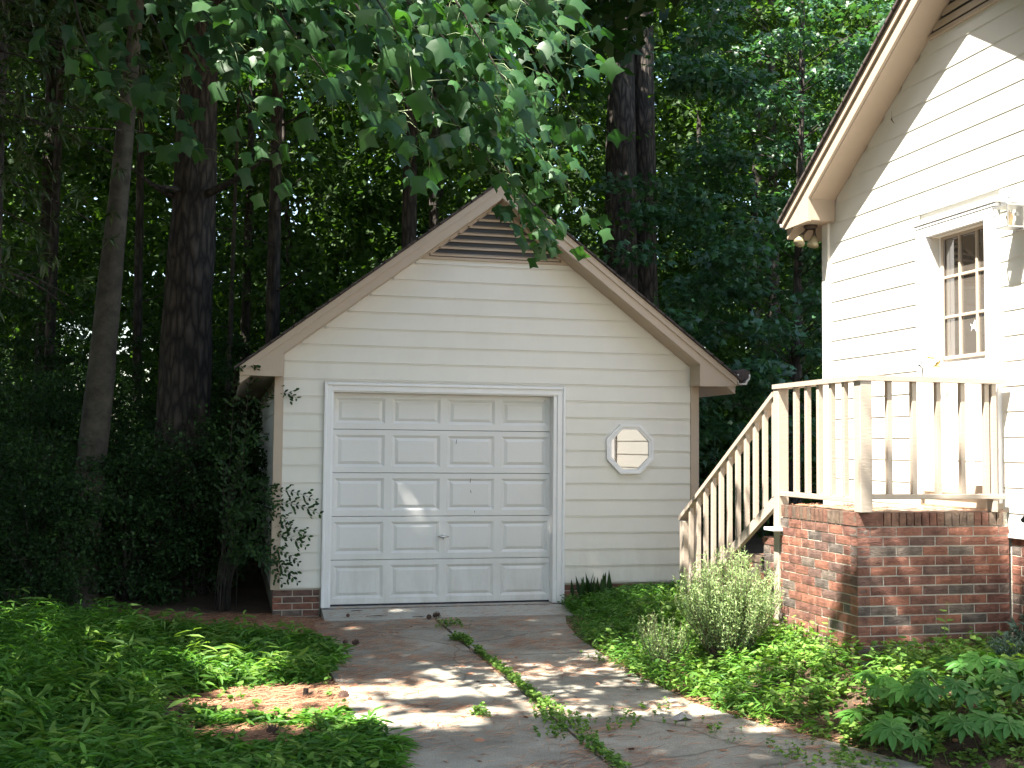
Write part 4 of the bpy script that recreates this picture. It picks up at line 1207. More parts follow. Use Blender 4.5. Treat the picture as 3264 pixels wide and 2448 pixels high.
# --- individual trunks
T_A = tree('pine_tree', -.60, 15, .34, .17, 13, (.28, 0), 'pinebark', 'thick pine with plated bark left of the garage, the largest trunk in the left woods', mid=.245, sub=90, rough=.07)
T_B = tree('young_tree', -1.50, 13, .155, .08, 8, (.52, 0), 'graybark', 'smooth pale grey trunk leaning slightly right, left of the thick pine', mid=.125)
T_C = tree('twin_tree', 6.92, 20, .33, .22, 16, (-.05, 0), 'pinebark', 'dark left stem of the big twin trunk behind the right roof slope', mid=.29)
T_C2 = tree('twin_tree', 7.42, 20.1, .27, .18, 16, (-.1, 0), 'pinebark', 'lighter right stem of the big twin trunk behind the right roof slope', mid=.23)
more = [
    (2.84, 19, .17, .10, 12, (0, 0), 'darkbark', 'dark trunk just above the left roof slope, wider of the two there'),
    (3.60, 21, .12, .08, 12, (0, .1), 'darkbark', 'slim dark trunk right of the wider one above the left roof slope'),
    (.61, 18, .12, .07, 13, (.0, 0), 'darkbark', 'straight dark trunk between the thick pine and the roof slope'),
    (1.5, 24, .09, .05, 12, (-.8, 0), 'darkbark', 'thin trunk leaning left beside the bright sky gap'),
    (-2.25, 11.8, .10, .06, 10, (.05, 0), 'pinebark', 'pink barked trunk at the left edge of the picture'),
    (-.06, 18.2, .05, .03, 8, (.1, .2), 'graybark', 'thin pale stem right of the thick pine, lit halfway up'),
    (.49, 16.4, .055, .035, 9, (.15, 0), 'pinebark', 'thin pinkish stem close to the left garage corner'),
    (.22, 22, .10, .06, 13, (.1, 0), 'darkbark', 'faint trunk between the thick pine and the garage eave'),
    (-2.46, 17, .07, .05, 11, (.1, 0), 'pinebark', 'thin reddish trunk in the dark left woods'),
    (-1.40, 19, .08, .05, 11, (-.1, 0), 'darkbark', 'thin trunk between the smooth grey tree and the thick pine'),
    (10.9, 26, .09, .06, 15, (.1, 0), 'darkbark', 'slender trunk high up between the twin trunk and the house roof'),
    (11.35, 24, .16, .11, 14, (.3, 0), 'darkbark', 'leaning dark trunk nearest to the house roof'),
    (11.0, 22, .13, .10, 12, (-.1, 0), 'darkbark', 'dark trunk low down between the garage eave and the house'),
    (15.0, 26, .2, .14, 15, (.4, 0), 'graybark', 'trunk with a bright sunlit side beside the top of the house rake'),
    (4.6, 27, .13, .09, 16, (.3, 0), 'darkbark', 'far trunk rising behind the garage peak'),
    (8.9, 25, .08, .05, 14, (-.1, 0), 'pinebark', 'thin reddish trunk right of the big twin trunk'),
    (-3.1, 21, .14, .1, 14, (0, 0), 'darkbark', 'dim trunk far back at the left'),
    (-.9, 23.5, .12, .08, 14, (.2, 0), 'darkbark', 'dim trunk hidden partly behind the thick pine'),
    (10.1, 19.5, .10, .07, 12, (.25, 0), 'darkbark', 'slim trunk low beside the gutter end of the garage'),
    (-2.95, 15.2, .11, .07, 12, (.2, 0), 'darkbark', 'dark trunk near the left edge behind the oak leaves'),
]
for (x, y, r0, r1, h, lean, bk, lb) in more:
    tree('forest_tree', x, y, r0, r1, h, lean, bk, lb, group='trunks in the woods behind the garage', sub=26)

def sprays(centres, radii, n, flat, tmpl, size, droop=.35, upj=.45, jitter=.6):
    P, d = blobs(centres, radii, n, flat)
    ax = d * np.array([1, 1, .4]) + np.array([0, 0, -droop]) + rng.normal(size=P.shape) * jitter
    up = np.array([-.1, -.25, 1.0]) + rng.normal(size=P.shape) * upj
    return P, ax, up, rng.uniform(size[0], size[1], len(P))

# --- sweetgum behind the garage on the right: layered starry foliage
gum = tree('sweetgum_tree', 8.3, 16.2, .10, .04, 8.5, (.4, .2), 'darkbark', 'leafy sweetgum filling the space between the garage roof and the house')
cs = []; rs = []; tw = []
for k in range(230):
    z = rng.uniform(1.0, 8.8)
    x = rng.uniform(5.5, 10.6); y = rng.uniform(14.2, 18.6)
    if x < 6.3 and z < 2.6 and y < 18: continue
    if y < 18.4 and x < 5.7: x += .5
    if .305 < x / y < .39 and rng.random() < .72: continue
    cs.append((x, y, z)); rs.append(rng.uniform(.35, .65))
    t = np.clip((z - .8) / 8.5, 0, 1); s0 = (8.3 + .4 * t, 16.2 + .2 * t, max(.6, z - .5))
    tw.append(list(bez(s0, ((s0[0] + x) / 2, (s0[1] + y) / 2, z + .25), (x, y, z), 6)))
branch_tubes(gum, tw[::3], [(.010, .002)] * len(tw[::3]))
P, ax, up, S = sprays(cs, rs, 110, .33, MAP, (.09, .15), .45)
leaf_obj('foliage', MAP, P, ax, up, S, 'gum', gum, kind='stuff')

# --- oak with narrow leaves at the upper left
oak = tree('oak_tree', -2.9, 10.6, .15, .07, 8, (.3, 0), 'darkbark', 'narrow leaved oak hanging into the upper left corner')
OC = [(-1.58, 9.5, 4.67), (-1.36, 10.0, 5.1), (-1.07, 10.5, 5.01), (-1.66, 11.0, 4.49), (-0.99, 9.5, 4.21), (-1.63, 10.0, 3.69), (-1.48, 10.5, 3.4), (-1.24, 11.0, 3.67), (-1.59, 9.5, 2.79), (-1.29, 10.0, 2.87), (-1.74, 10.5, 4.47), (-0.89, 11.0, 5.5), (-0.65, 9.5, 4.65), (-1.82, 10.0, 5.16), (-0.97, 10.5, 4.16), (-1.69, 11.0, 4.15), (-1.9, 10, 3.2), (-1.2, 9.8, 4.6), (-.75, 10.6, 4.9), (-1.7, 9.2, 4.1)]
curves = []; LP = []; LAx = []; LU = []
for c in OC:
    s = (-2.8, 10.6, c[2] + .4)
    cur = bez(s, ((s[0] + c[0]) / 2, (s[1] + c[1]) / 2, c[2] + .45), c, 12); curves.append(list(cur))
    for q in range(16):
        t = rng.uniform(.35, 1); e = bez(s, ((s[0] + c[0]) / 2, (s[1] + c[1]) / 2, c[2] + .45), c, 20)[int(t * 19)]
        tip = e + rng.normal(size=3) * np.array([.16, .16, .13])
        dr = norm((tip - e)[None] + np.array([[.1, 0, -.03]]))[0]
        for w in range(11):     # whorl of leaves at the twig tip
            LP.append(tip + rng.normal(size=3) * .012); LAx.append(dr * .5 + rng.normal(size=3) * .62 + np.array([0, 0, -.12])); LU.append(np.array([0, -.3, 1]) + rng.normal(size=3) * .4)
branch_tubes(oak, curves, [(.018, .004)] * len(curves))
leaf_obj('foliage', LAN, np.array(LP), np.array(LAx), np.array(LU), rng.uniform(.08, .14, len(LP)), 'lance', oak, kind='stuff')

# --- dark understory at the left: many small leaved shrubs
shr = [(-2.6, 12.6, 2.6), (-1.8, 12.4, 1.9), (-2.1, 14.0, 3.4), (-1.0, 13.2, 1.8), (-.2, 13.8, 2.0), (-1.5, 15.8, 3.6), (-.2, 16.6, 3.2), (-2.9, 16.2, 4.2), (-2.3, 18.4, 4.4), (.0, 15.0, 2.3), (-.6, 18.6, 4.2)]
names = ['nearest dark shrub at the left edge', 'dark small leaved shrub second from the left edge', 'tall dark shrub behind the grey trunk', 'low dark shrub in front of the thick pine', 'dark shrub between the thick pine and the garage corner', 'shrub in deep shade left of the thick pine base', 'shrub in deep shade right of the thick pine', 'tall shaded shrub at the far left', 'back row shrub in the left woods', 'shaded shrub close to the left garage wall', 'back row shrub behind the thick pine']
for (x, y, h), lb in zip(shr, names):
    g0 = float(G(x, y))
    root = empty('shrub', (x, y, g0), lb, 'shrub', 'dark shrubs in the left woods')
    cs = []; rs = []; st = []
    for k in range(int(20 + 14 * h)):
        a = rng.uniform(0, 6.28); r = rng.uniform(.1, .95) ** .7 * .85; z = rng.uniform(.06, h) * (1 - .35 * rng.random())
        c = (x + math.cos(a) * r, y + math.sin(a) * r, g0 + z)
        cs.append(c); rs.append(rng.uniform(.14, .42))
        st.append(list(bez((x + rng.normal() * .08, y + rng.normal() * .08, g0), (x + math.cos(a) * r * .3, y + math.sin(a) * r * .3, g0 + z * .7), c, 6)))
    branch_tubes(root, st[::3], [(.008, .002)] * len(st[::3]), name='stems', mat='darkbark')
    P, ax, up, S = sprays(cs, rs, 230, .5, OVA, (.026, .05), .2, .6, .8)
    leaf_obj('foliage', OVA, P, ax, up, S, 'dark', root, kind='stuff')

# --- privet sprays in front of the garage corner
pv = empty('privet_bush', (.05, 12.5, float(G(.05, 12.5))), 'privet bush reaching arching sprays of small leaves across the left garage corner', 'shrub')
ends = [(.659, 12.0, 2.152), (.906, 11.9, .981), (.86, 11.85, 1.12), (.80, 11.9, .75), (.774, 11.9, .657), (.70, 11.85, .5), (.552, 11.9, .291), (.62, 11.9, .40), (.446, 11.95, 1.21), (.5, 11.9, 1.05), (.098, 11.7, 2.403), (.25, 11.7, 2.42), (.3, 11.9, 1.7), (.2, 11.9, 1.3), (.35, 11.8, .9), (.25, 11.8, .6), (.60, 11.9, .9), (.7, 11.9, .3), (.15, 11.9, 1.6), (.1, 11.9, .95), (-.1, 12, 1.5)]
st = []; LP = []; LAx = []; LU = []
for e in ends:
    s = (.0 + rng.normal() * .06, 12.5 + rng.normal() * .06, -.05)
    c = bez(s, (s[0] + .05, 12.3, max(e[2] + .45, 1.0)), e, 30); st.append(list(c))
    for i in range(9, 30):
        d = c[min(i + 1, 29)] - c[i - 1]; d /= np.linalg.norm(d)
        sd = np.cross(d, [0, 1, 0])
        for sg in (-1, 1):
            LP.append(c[i] + sd * .004 * sg); LAx.append(d * .7 + sd * sg * .7 + rng.normal(size=3) * .15); LU.append(np.array([0, -.8, .6]) + rng.normal(size=3) * .25)
            if i % 3 == 0:
                for t in range(3):
                    LP.append(c[i] + (sd * sg * .8 + d * .6) * .03 * (t + 1)); LAx.append(d + sd * sg * .6 + rng.normal(size=3) * .3); LU.append(np.array([0, -.8, .6]) + rng.normal(size=3) * .3)
branch_tubes(pv, st, [(.004, .0016)] * len(st), name='stems', mat='darkbark')
leaf_obj('foliage', OVA, np.array(LP), np.array(LAx), np.array(LU), rng.uniform(.036, .055, len(LP)), 'dark', pv, kind='stuff')

# --- background woodland mass
def mass(name, n_blob, xr, yr, zr_, rad, n, tmpl, size, mat, label, flat=.45):
    C = np.stack([rng.uniform(*xr, n_blob), rng.uniform(*yr, n_blob), np.zeros(n_blob)], 1)
    # fan out with distance so that density stays even
    C[:, 2] = rng.uniform(zr_[0], zr_[1], n_blob)
    Rr = rng.uniform(rad[0], rad[1], n_blob)
    P, ax, up, S = sprays(C, Rr, n, flat, tmpl, size)
    keep = (P[:, 2] > G(P[:, 0], P[:, 1])) & ~((P[:, 0] > -.1) & (P[:, 0] < 5.7) & (P[:, 1] < 18.8) & (P[:, 2] < 4.9))
    keep &= ~((P[:, 0] > 6.0) & (P[:, 0] < 7.9) & (P[:, 1] < 20.4) & (rng.random(len(P)) < .85))
    far_gap = (P[:, 1] > 27) & (np.abs(P[:, 0] - .056 * P[:, 1]) < .55) & (P[:, 2] > 7.5) & (P[:, 2] < 13)
    mid_gap = (P[:, 1] < 28) & (np.abs(P[:, 0] - 1.3) < .30) & (P[:, 2] > 5.6) & (P[:, 2] < 8.8)
    far_gap |= (P[:, 1] > 27) & (np.abs(P[:, 0] - .30) < .35) & (P[:, 2] > 7) & (P[:, 2] < 9.5)
    mid_gap |= (P[:, 1] < 28) & (np.abs(P[:, 0] - .25) < .18) & (P[:, 2] > 5.2) & (P[:, 2] < 6.4)
    keep &= ~((far_gap | mid_gap) & (rng.random(len(P)) < .6))
    o = leaf_obj(name, tmpl, P[keep], ax[keep], up[keep], S[keep], mat, kind='stuff')
    tag(o, label, 'foliage', kind='stuff')
    return o
mass('understory_foliage', 1100, (-6, 17), (19, 28), (.3, 13), (.5, 1.2), 170, OVA, (.11, .18), 'far', 'shaded mid distance foliage of the woods behind the garage')
mass('woodland_foliage', 2300, (-12, 34), (28, 48), (.3, 22), (.9, 2.0), 120, BRO, (.28, .48), 'far', 'distant sun flecked foliage of the woods')
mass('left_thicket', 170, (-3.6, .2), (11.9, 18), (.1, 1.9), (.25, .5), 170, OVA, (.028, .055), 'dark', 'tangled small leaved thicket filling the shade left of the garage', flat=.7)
mass('woodland_undergrowth', 420, (-11, 24), (19.5, 44), (.2, 3.6), (.6, 1.3), 130, BRO, (.10, .18), 'dark', 'low undergrowth beneath the distant trees', flat=.7)

# --- canopy overhead (added leaves above the view, shaped to cast chosen sun and shade)
def lit(gx, gy):
    """chosen sun patches: ground spots that the added canopy leaves are cleared for"""
    L = np.zeros(len(gx), bool)
    L |= (gx > 3.85 + .2 * np.sin(gy * 3)) & (gy > 6.45) & (gy < 11.5)                  # house gable and porch
    L |= (gx > 4.9) & (gy > 5.0) & (gy <= 6.6)
    L |= (gx > 2.75) & (gx < 4.2) & (gy > 7.55 + .15 * np.sin(gx * 6)) & (gy < 9.6)
    w = .16 * np.sin(gx * 3.3 + 1) + .08 * np.sin(gx * 8.1)
    L |= (gx > -.2) & (gx < 2.6) & (gy > 7.05 + w) & (gy < 8.75 + w)                     # stripe over the slabs
    L |= (gx > 1.35) & (gx < 3.3) & (gy > 7.1 + w) & (gy < 9.2 + w)
    L |= (gx > 2.95) & (gx < 4.9) & (gy > 6.1) & (gy < 7.7) & (np.sin(gx * 9) * np.sin(gy * 8 + 1) > -.35)
    L &= ~((gx > 4.35) & (gx < 5.85) & (gy > 6.55) & (gy < 7.52) & (np.sin(gx * 7 + gy * 5) < .55))  # leaves left in to darken the right brick face
    L &= ~(((gx - 1.45) / .42) ** 2 + ((gy - 7.72) / .11) ** 2 < 1)                       # leaves left in to shade spots of the stripe
    L &= ~(((gx - 2.45) / .25) ** 2 + ((gy - 8.3) / .08) ** 2 < 1)
    L &= ~(((gx - 2.75) / .3) ** 2 + ((gy - 7.75) / .12) ** 2 < 1)
    L |= ((gx - 1.12) / .26) ** 2 + ((gy - 11.15) / .2) ** 2 < 1
    L |= ((gx + .3) / .9) ** 2 + ((gy - 9.2) / .42) ** 2 < 1
    L |= ((gx + 1.5) / .6) ** 2 + ((gy - 10.5) / .35) ** 2 < 1
    L |= ((gx - .25) / .6) ** 2 + ((gy - 8.15) / .4) ** 2 < 1
    L |= ((gx - 2.38) / .17) ** 2 + ((gy - 12.5) / .13) ** 2 < 1                          # faint streaks on the door
    L |= ((gx - 1.04) / .14) ** 2 + ((gy - 12.22) / .12) ** 2 < 1
    return L
N = 150000
hx = rng.uniform(-9, 6, N); hyy = rng.uniform(-4, 19, N); hz = rng.uniform(7.6, 12.5, N)
# noise that thins the added leaves for dapples on the left ground
den = np.array([noise.noise(Vector((a * .55, b_ * .55, 3.1))) for a, b_ in zip(hx, hyy)])
t = hz / 2.1
gx = hx + t; gy = hyy + .6 * t
jit = rng.normal(size=(N, 2)) * .05
lm = lit(gx + jit[:, 0], gy + jit[:, 1])
lm &= ~((gy > 12) & (gx > .8) & (gx < 2.7) & (rng.random(N) < .33))
lm &= ~((gx < 3.3) & (gy < 10.5) & (rng.random(N) < .012))
cx_ = (gy < 14.5)
leftg = sstep(.6, -.4, gx) * sstep(11.3, 10.6, gy)
den2 = np.array([noise.noise(Vector((a * 1.1, b_ * 1.1, 6.6))) for a, b_ in zip(gx, gy)])
woodg = sstep(.5, -.3, gx) * sstep(12.6, 13.2, gy) * (den2 > .16)
keep = ~lm & (rng.random(N) > .99 * woodg) & (rng.random(N) < np.clip(1.0 - leftg * np.clip(.80 - den * 2.6, 0, .985), .03, 1.0))
P = np.stack([hx, hyy, hz], 1)[keep]
o = leaf_obj('shade_canopy_foliage', BRO, P, rdirs(len(P)), np.array([0, 0, 1.0]) + rng.normal(size=P.shape) * .5, rng.uniform(.22, .34, len(P)), 'canopy', kind='stuff')
tag(o, 'leaf canopy added above the driveway and garage for shade, gaps cut for sun patches', 'foliage', kind='stuff')
# crowns over the back woods, put in above the view to darken them
N = 20000
P = np.stack([rng.uniform(-12, 22, N), rng.uniform(17, 36, N), np.zeros(N)], 1)
den = np.array([noise.noise(Vector((a * .35, b_ * .35, 9.1))) for a, b_ in zip(P[:, 0], P[:, 1])])
P[:, 2] = 9.5 + (P[:, 1] - 17) * .42 + rng.uniform(0, 5, N)
P = P[rng.random(N) < np.clip(.62 + den * 1.6, 0, 1)]
o = leaf_obj('woodland_shade_crowns', BRO, P, rdirs(len(P)), np.array([0, 0, 1.0]) + rng.normal(size=P.shape) * .5, rng.uniform(.35, .6, len(P)), 'canopy', kind='stuff')
tag(o, 'high crowns of the woods behind the garage, added to shade them', 'foliage', kind='stuff')

C = np.stack([rng.uniform(-20, -4.2, 520), rng.uniform(-8, 24, 520), rng.uniform(.4, 14, 520)], 1)  # woods added at the left to hold back low sky light
P, ax, up, S = sprays(C, rng.uniform(.9, 1.7, 520), 75, .5, BRO, (.3, .5))
o = leaf_obj('side_shade_woods', BRO, P, ax, up, S, 'dark', kind='stuff')
tag(o, 'thick woods added left of the clearing to cut the side sky light', 'foliage', kind='stuff')

# ================================================================ GROUND COVER
def ground_pts(n, xr, yr, dens=None):
    x = rng.uniform(*xr, n); y = rng.uniform(*yr, n)
    if dens is not None:
        k = rng.random(n) < dens(x, y); x, y = x[k], y[k]
    return x, y
def patch(name, x, y, h, tmpl, size, mat, label, lean=.5, per=7, cat='ground cover', stem=True, upj=.35, axz=.15):
    """plants made of a stem with leaves along it"""
    n = len(x); z = G(x, y)
    z = np.where((x > .85) & (x < 3.1), -.05, z)
    hh = h * rng.uniform(.5, 1.15, n)
    an = rng.uniform(0, 6.28, n); ln = rng.uniform(0, lean, n)
    top = np.stack([np.cos(an) * ln * hh, np.sin(an) * ln * hh, hh], 1)
    base = np.stack([x, y, z], 1)
    t = rng.uniform(.25, 1, (n, per))
    P = base[:, None] + top[:, None] * t[..., None]
    a2 = rng.uniform(0, 6.28, (n, per))
    ax = np.stack([np.cos(a2), np.sin(a2), rng.normal(axz, .3, (n, per))], 2)
    P = P.reshape(-1, 3); ax = ax.reshape(-1, 3)
    up = np.array([0, 0, 1.0]) + rng.normal(size=P.shape) * upj
    V, T = leaf_cloud(tmpl, P, ax, up, rng.uniform(*size, len(P)))
    r = np.repeat(np.clip(np.repeat(rng.random(n), per) * .7 + rng.random(len(P)) * .3, 0, 1), len(tmpl[0]))
    if stem:
        sv = np.concatenate([base + [.0015, 0, 0], base - [.0015, 0, 0], base + top], 0)
        stt = np.stack([np.arange(n), np.arange(n) + n, np.arange(n) + 2 * n], 1) + len(V)
        V = np.concatenate([V, sv]); T = np.concatenate([T, stt]); r = np.concatenate([r, np.full(3 * n, .5)])
    o = bpy.data.objects.new(name, fast_mesh(name, V, T, M[mat], r)); col.objects.link(o)
    return tag(o, label, cat, kind='stuff')
def straw(x, y):      # bare pine straw patches
    s = ((x - .35) / .62) ** 2 + ((y - 8.1) / .52) ** 2 < 1
    s |= ((x - .15) / .42) ** 2 + ((y - 7.15) / .25) ** 2 < 1
    s |= ((x - .50) / .5) ** 2 + ((y - 11.2) / .75) ** 2 < 1
    s |= (x > -1.8) & (x < .5) & (y > 10.9)
    return s
def nz(x, y, f=1.0, s=0.0):
    return np.array([noise.noise(Vector((a * f, b_ * f, s))) for a, b_ in zip(x, y)])
x, y = ground_pts(17000, (-3.4, 1.15), (4.2, 11.6))
edge = .76 + .16 * np.sin(y * 2.1) + .10 * sstep(7.3, 6.2, y)
k = (x < edge + .07 * rng.normal(size=len(x)) * (rng.random(len(x)) < .3)) & ~straw(x, y) & (nz(x, y, 1.6) > -.33)
x, y = x[k], y[k]
cl = nz(x, y, 1.9, 2.2)
hh = (.10 + .17 * sstep(.1, -1.5, x) * sstep(11.5, 9.5, y) + .06 * sstep(-.2, -.8, x)) * (1 + 1.1 * cl)
hh = np.clip(hh, .05, .45) * np.where((x > -.3) & (y < 8.0), .6, 1)
patch('stiltgrass', x, y, hh, GRS, (.075, .135), 'grass', 'carpet of bright stiltgrass covering the left foreground', .6, 8)
x, y = ground_pts(560, (-3.0, .9), (5.2, 11.2)); k = (x < .7) & ~straw(x, y) & ~((x > -.35) & (y < 8.3)); x, y = x[k], y[k]
patch('tall_grass_sprigs', x, y, .20 + .16 * sstep(.3, -1.2, x), GRS, (.11, .17), 'weed', 'taller arching sprigs of stiltgrass standing above the left carpet', .7, 9)
x, y = ground_pts(2600, (-3.4, .95), (4.5, 11.8)); k = (x < .8) & ~(straw(x, y) & (rng.random(len(x)) < .8)); x, y = x[k], y[k]
patch('broadleaf_weeds', x, y, .11 + .1 * sstep(.1, -1.5, x), HEA, (.03, .055), 'weed', 'round leaved weeds among the stiltgrass at the left', .5, 6)
# right bed
def bed(x, y):
    e = np.interp(y, [5.2, 5.6, 6.3, 6.9, 7.5, 8.4, 9.45, 10.2, 11.0, 12.0], [3.95, 3.74, 3.46, 3.22, 3.05, 3.0, 3.02, 3.1, 3.3, 3.6])
    e = e + np.abs(rng.normal(size=len(np.atleast_1d(x)))) * .14 - .03
    return (x > e) & ~((x > 4.2) & (y > 7.2) & (y < 10.3))
x, y = ground_pts(8200, (2.95, 6.6), (5.2, 10.6)); k = bed(x, y) & (nz(x, y, 2.6, 4) > -.12) & ~((x > 4.9) & (y < 7.1) & (rng.random(len(x)) < .7)); x, y = x[k], y[k]
patch('bed_weeds', x, y, np.where((x > 3.5) & (y < 6.6), .45, 1) * (.08 + .13 * sstep(0, .7, x - np.interp(y, [5.2, 6.3, 7.5, 9.45, 11], [3.95, 3.46, 3.05, 3.02, 3.3]))), OVA, (.02, .045), 'weed', 'bright weedy ground cover in the bed before the brick landing', .6, 9)
x, y = ground_pts(1800, (2.95, 6.2), (5.5, 10.2)); k = bed(x, y); x, y = x[k], y[k]
patch('bed_heart_weeds', x, y, .20, HEA, (.03, .06), 'weed', 'heart leaved weeds scattered through the right bed', .5, 5)
x, y = ground_pts(1700, (2.95, 5.4), (5.6, 10.2)); k = bed(x, y) & ~((x > 3.5) & (y < 6.7)); x, y = x[k], y[k]
patch('bed_grass', x, y, .19, GRS, (.05, .10), 'grass', 'narrow leaved grass blades in the sunny bed by the landing', .7, 7)
x, y = ground_pts(2600, (3.5, 4.95), (11.15, 12.0)); k = (y > 11.3 + .3 * (x - 4.6) ** 2 * .3); x, y = x[k], y[k]
patch('wall_weeds', x, y, .17, OVA, (.025, .05), 'grass', 'green weeds along the garage wall right of the door', .5, 8)
x, y = ground_pts(700, (3.2, 4.1), (9.8, 11.4)); k = bed(x, y); x, y = x[k], y[k]
patch('path_weeds', x, y, .16, LAN, (.04, .07), 'grass', 'low weeds between the driveway and the stair foot', .6, 7)
# joint weeds
t = rng.random(620); y = 5.9 + 4.5 * t ** 1.0; x = 2.045 + rng.normal(size=len(t)) * (.014 + .05 * np.exp(-((y - 7.2) / .4) ** 2) + .10 * np.exp(-((y - 6.75) / .22) ** 2)) + .03
k = nz(x, y, 2.5, 8) > -.45; x, y = x[k], y[k]
patch('joint_weeds', x, y, .05, HEA, (.014, .032), 'weed', 'line of small weeds growing in the driveway joint', .8, 6)
sp = [(1.6, 7.37, 40, .04), (2.5, 7.05, 14, .06), (2.75, 7.2, 12, .1), (2.35, 6.9, 8, .06), (2.1, 11.1, 40, .12), (2.9, 6.7, 16, .12), (3.0, 9.0, 30, .12), (3.2, 6.0, 50, .18), (3.4, 5.9, 90, .15), (2.02, 10.25, 60, .05)]
x = np.concatenate([a + rng.normal(size=n) * s * .6 for a, b_, n, s in sp]); y = np.concatenate([b_ + rng.normal(size=n) * s for a, b_, n, s in sp])
patch('driveway_weeds', x, y, .06, HEA, (.014, .03), 'weed', 'tiny weed seedlings dotted over the driveway slabs', .8, 5)

# pine needles
def needles(name, x, y, z, ln, label):
    n = len(x); a = rng.uniform(0, 6.28, n)
    a = np.where(rng.random(n) < .5, rng.normal(.1, .45, n), a)
    L = rng.uniform(*ln, n)
    p0 = np.stack([x, y, z], 1); d = np.stack([np.cos(a) * L, np.sin(a) * L, rng.uniform(.0, .014, n)], 1)
    mid = p0 + d * .5 + np.stack([-np.sin(a), np.cos(a), np.zeros(n)], 1) * (rng.normal(size=n) * .012)[:, None]
    w = np.stack([-np.sin(a), np.cos(a), np.full(n, .2)], 1) * .0023
    V = np.stack([p0, mid + w, mid - w, p0 + d], 1).reshape(-1, 3)
    T = (np.array([(0, 2, 1), (1, 2, 3)])[None] + (np.arange(n) * 4)[:, None, None]).reshape(-1, 3)
    o = bpy.data.objects.new(name, fast_mesh(name, V, T, M['needle'], np.repeat(rng.random(n), 4))); col.objects.link(o)
    return tag(o, label, 'pine needles', kind='stuff')
x, y = ground_pts(16000, (.75, 3.6), (5, 11.6)); k = (nz(x, y, 1.3, 5) + .5 * nz(x, y, 5, 7) > .0 + .15 * rng.random(len(x))) | (rng.random(len(x)) < .14); x, y = x[k], y[k]
needles('driveway_needles', x, y, np.full(len(x), -.046), (.08, .19), 'fallen orange pine needles strewn over the driveway')
x, y = ground_pts(42000, (-1.8, .95), (6.2, 12.2)); k = straw(x, y) | (rng.random(len(x)) < .1); x, y = x[k], y[k]
needles('straw_patch', x, y, G(x, y) + rng.uniform(.0, .03, len(x)), (.1, .2), 'matted orange pine straw in the bare patches at the left')
x, y = ground_pts(9000, (3.0, 6.6), (5.6, 10.6)); k = bed(x, y); x, y = x[k], y[k]
needles('bed_needles', x, y, G(x, y) + .004, (.07, .16), 'pine needles between the weeds of the right bed')
x = rng.uniform(4.25, 5.38, 1700); y = rng.uniform(7.24, 8.35, 1700)
needles('porch_needles', x, y, 1.240 + rng.uniform(0, .012, len(x)) * (x > 4.6), (.07, .16), 'pine needles lying on top of the brick landing')
x = rng.uniform(.96, 3.5, 500); y = rng.uniform(11.65, 12.15, 500)
needles('threshold_needles', x, y, np.interp(y, [11.63, 11.9, 11.98], [-.047, -.003, .007]), (.07, .16), 'pine needles on the pale threshold before the garage door')

# dead leaves blown into the beds and over the slabs
n = 420
x = np.concatenate([rng.uniform(-2.2, 1.0, 200), rng.uniform(3.0, 5.4, 150), rng.uniform(.9, 3.2, 70)]); y = np.concatenate([rng.uniform(6.2, 12, 200), rng.uniform(5.7, 8, 150), rng.uniform(5.8, 11.5, 70)])
z = np.where((x > .86) & (x < 3.1), -.046, G(x, y) + .01)
V, T = leaf_cloud(OVA, np.stack([x, y, z], 1), rdirs(n) * np.array([1, 1, .15]), np.array([0, 0, 1.0]) + rng.normal(size=(n, 3)) * .25, rng.uniform(.03, .07, n))
o = bpy.data.objects.new('leaf_litter', fast_mesh('leaf_litter', V, T, M['needle'], np.repeat(rng.random(n) * .5, 6))); col.objects.link(o)
tag(o, 'small brown dead leaves scattered over beds and driveway', 'leaf litter', kind='stuff')

# bushes ------------------------------------------------------------
def wiry_bush(name, x, y, h, spread, n, mat, label, cat, size, tmpl=LA2, per=60, lo=.25, stemr=.0022, up=1.0):
    g0 = float(G(x, y)); root = empty(name, (x, y, g0), label, cat)
    st = []; LP = []; LAx = []
    for k in range(n):
        a = rng.uniform(0, 6.28); r = spread * rng.random() ** .6
        e = np.array([x + math.cos(a) * r, y + math.sin(a) * r, g0 + h * rng.uniform(.68, 1.05) * (1 - .28 * (r / spread) ** 2)])
        c = bez((x + rng.normal() * .05, y + rng.normal() * .05, g0), (x + math.cos(a) * r * .85, y + math.sin(a) * r * .85, g0 + h * .35), e, 14); st.append(list(c))
        t = rng.uniform(lo, 1, per); idx = (t * 13).astype(int); f = t * 13 - idx; idx2 = np.minimum(idx + 1, 13)
        p = c[idx] * (1 - f)[:, None] + c[idx2] * f[:, None]
        LP.append(p); d = norm(c[idx2] - c[np.maximum(idx - 1, 0)])
        LAx.append(d * .7 + rng.normal(size=p.shape) * .6)
    branch_tubes(root, st, [(stemr * 1.6, stemr * .5)] * len(st), name='stems', mat='twig')
    P = np.concatenate(LP); A = np.concatenate(LAx)
    leaf_obj('foliage', tmpl, P, A, rdirs(len(P), .6), rng.uniform(*size, len(P)), mat, root, kind='stuff')
    return root
wiry_bush('sage_bush', 3.72, 8.25, .90, .42, 400, 'sage', 'airy pale green bush with upright shoots in front of the stair railing', 'shrub', (.02, .036), per=80)
wiry_bush('sage_bush', 3.30, 8.55, .50, .24, 50, 'sage', 'small pale shoots leaning out left of the airy bush', 'shrub', (.02, .034), per=50)
wiry_bush('lavender_bush', 5.55, 6.85, .42, .34, 120, 'lavender', 'grey green lavender clump in the corner between landing and house', 'shrub', (.04, .06), per=40)
wiry_bush('lavender_bush', 5.05, 6.75, .26, .16, 40, 'lavender', 'small lavender tuft left of the grey green clump', 'shrub', (.035, .055), per=30)
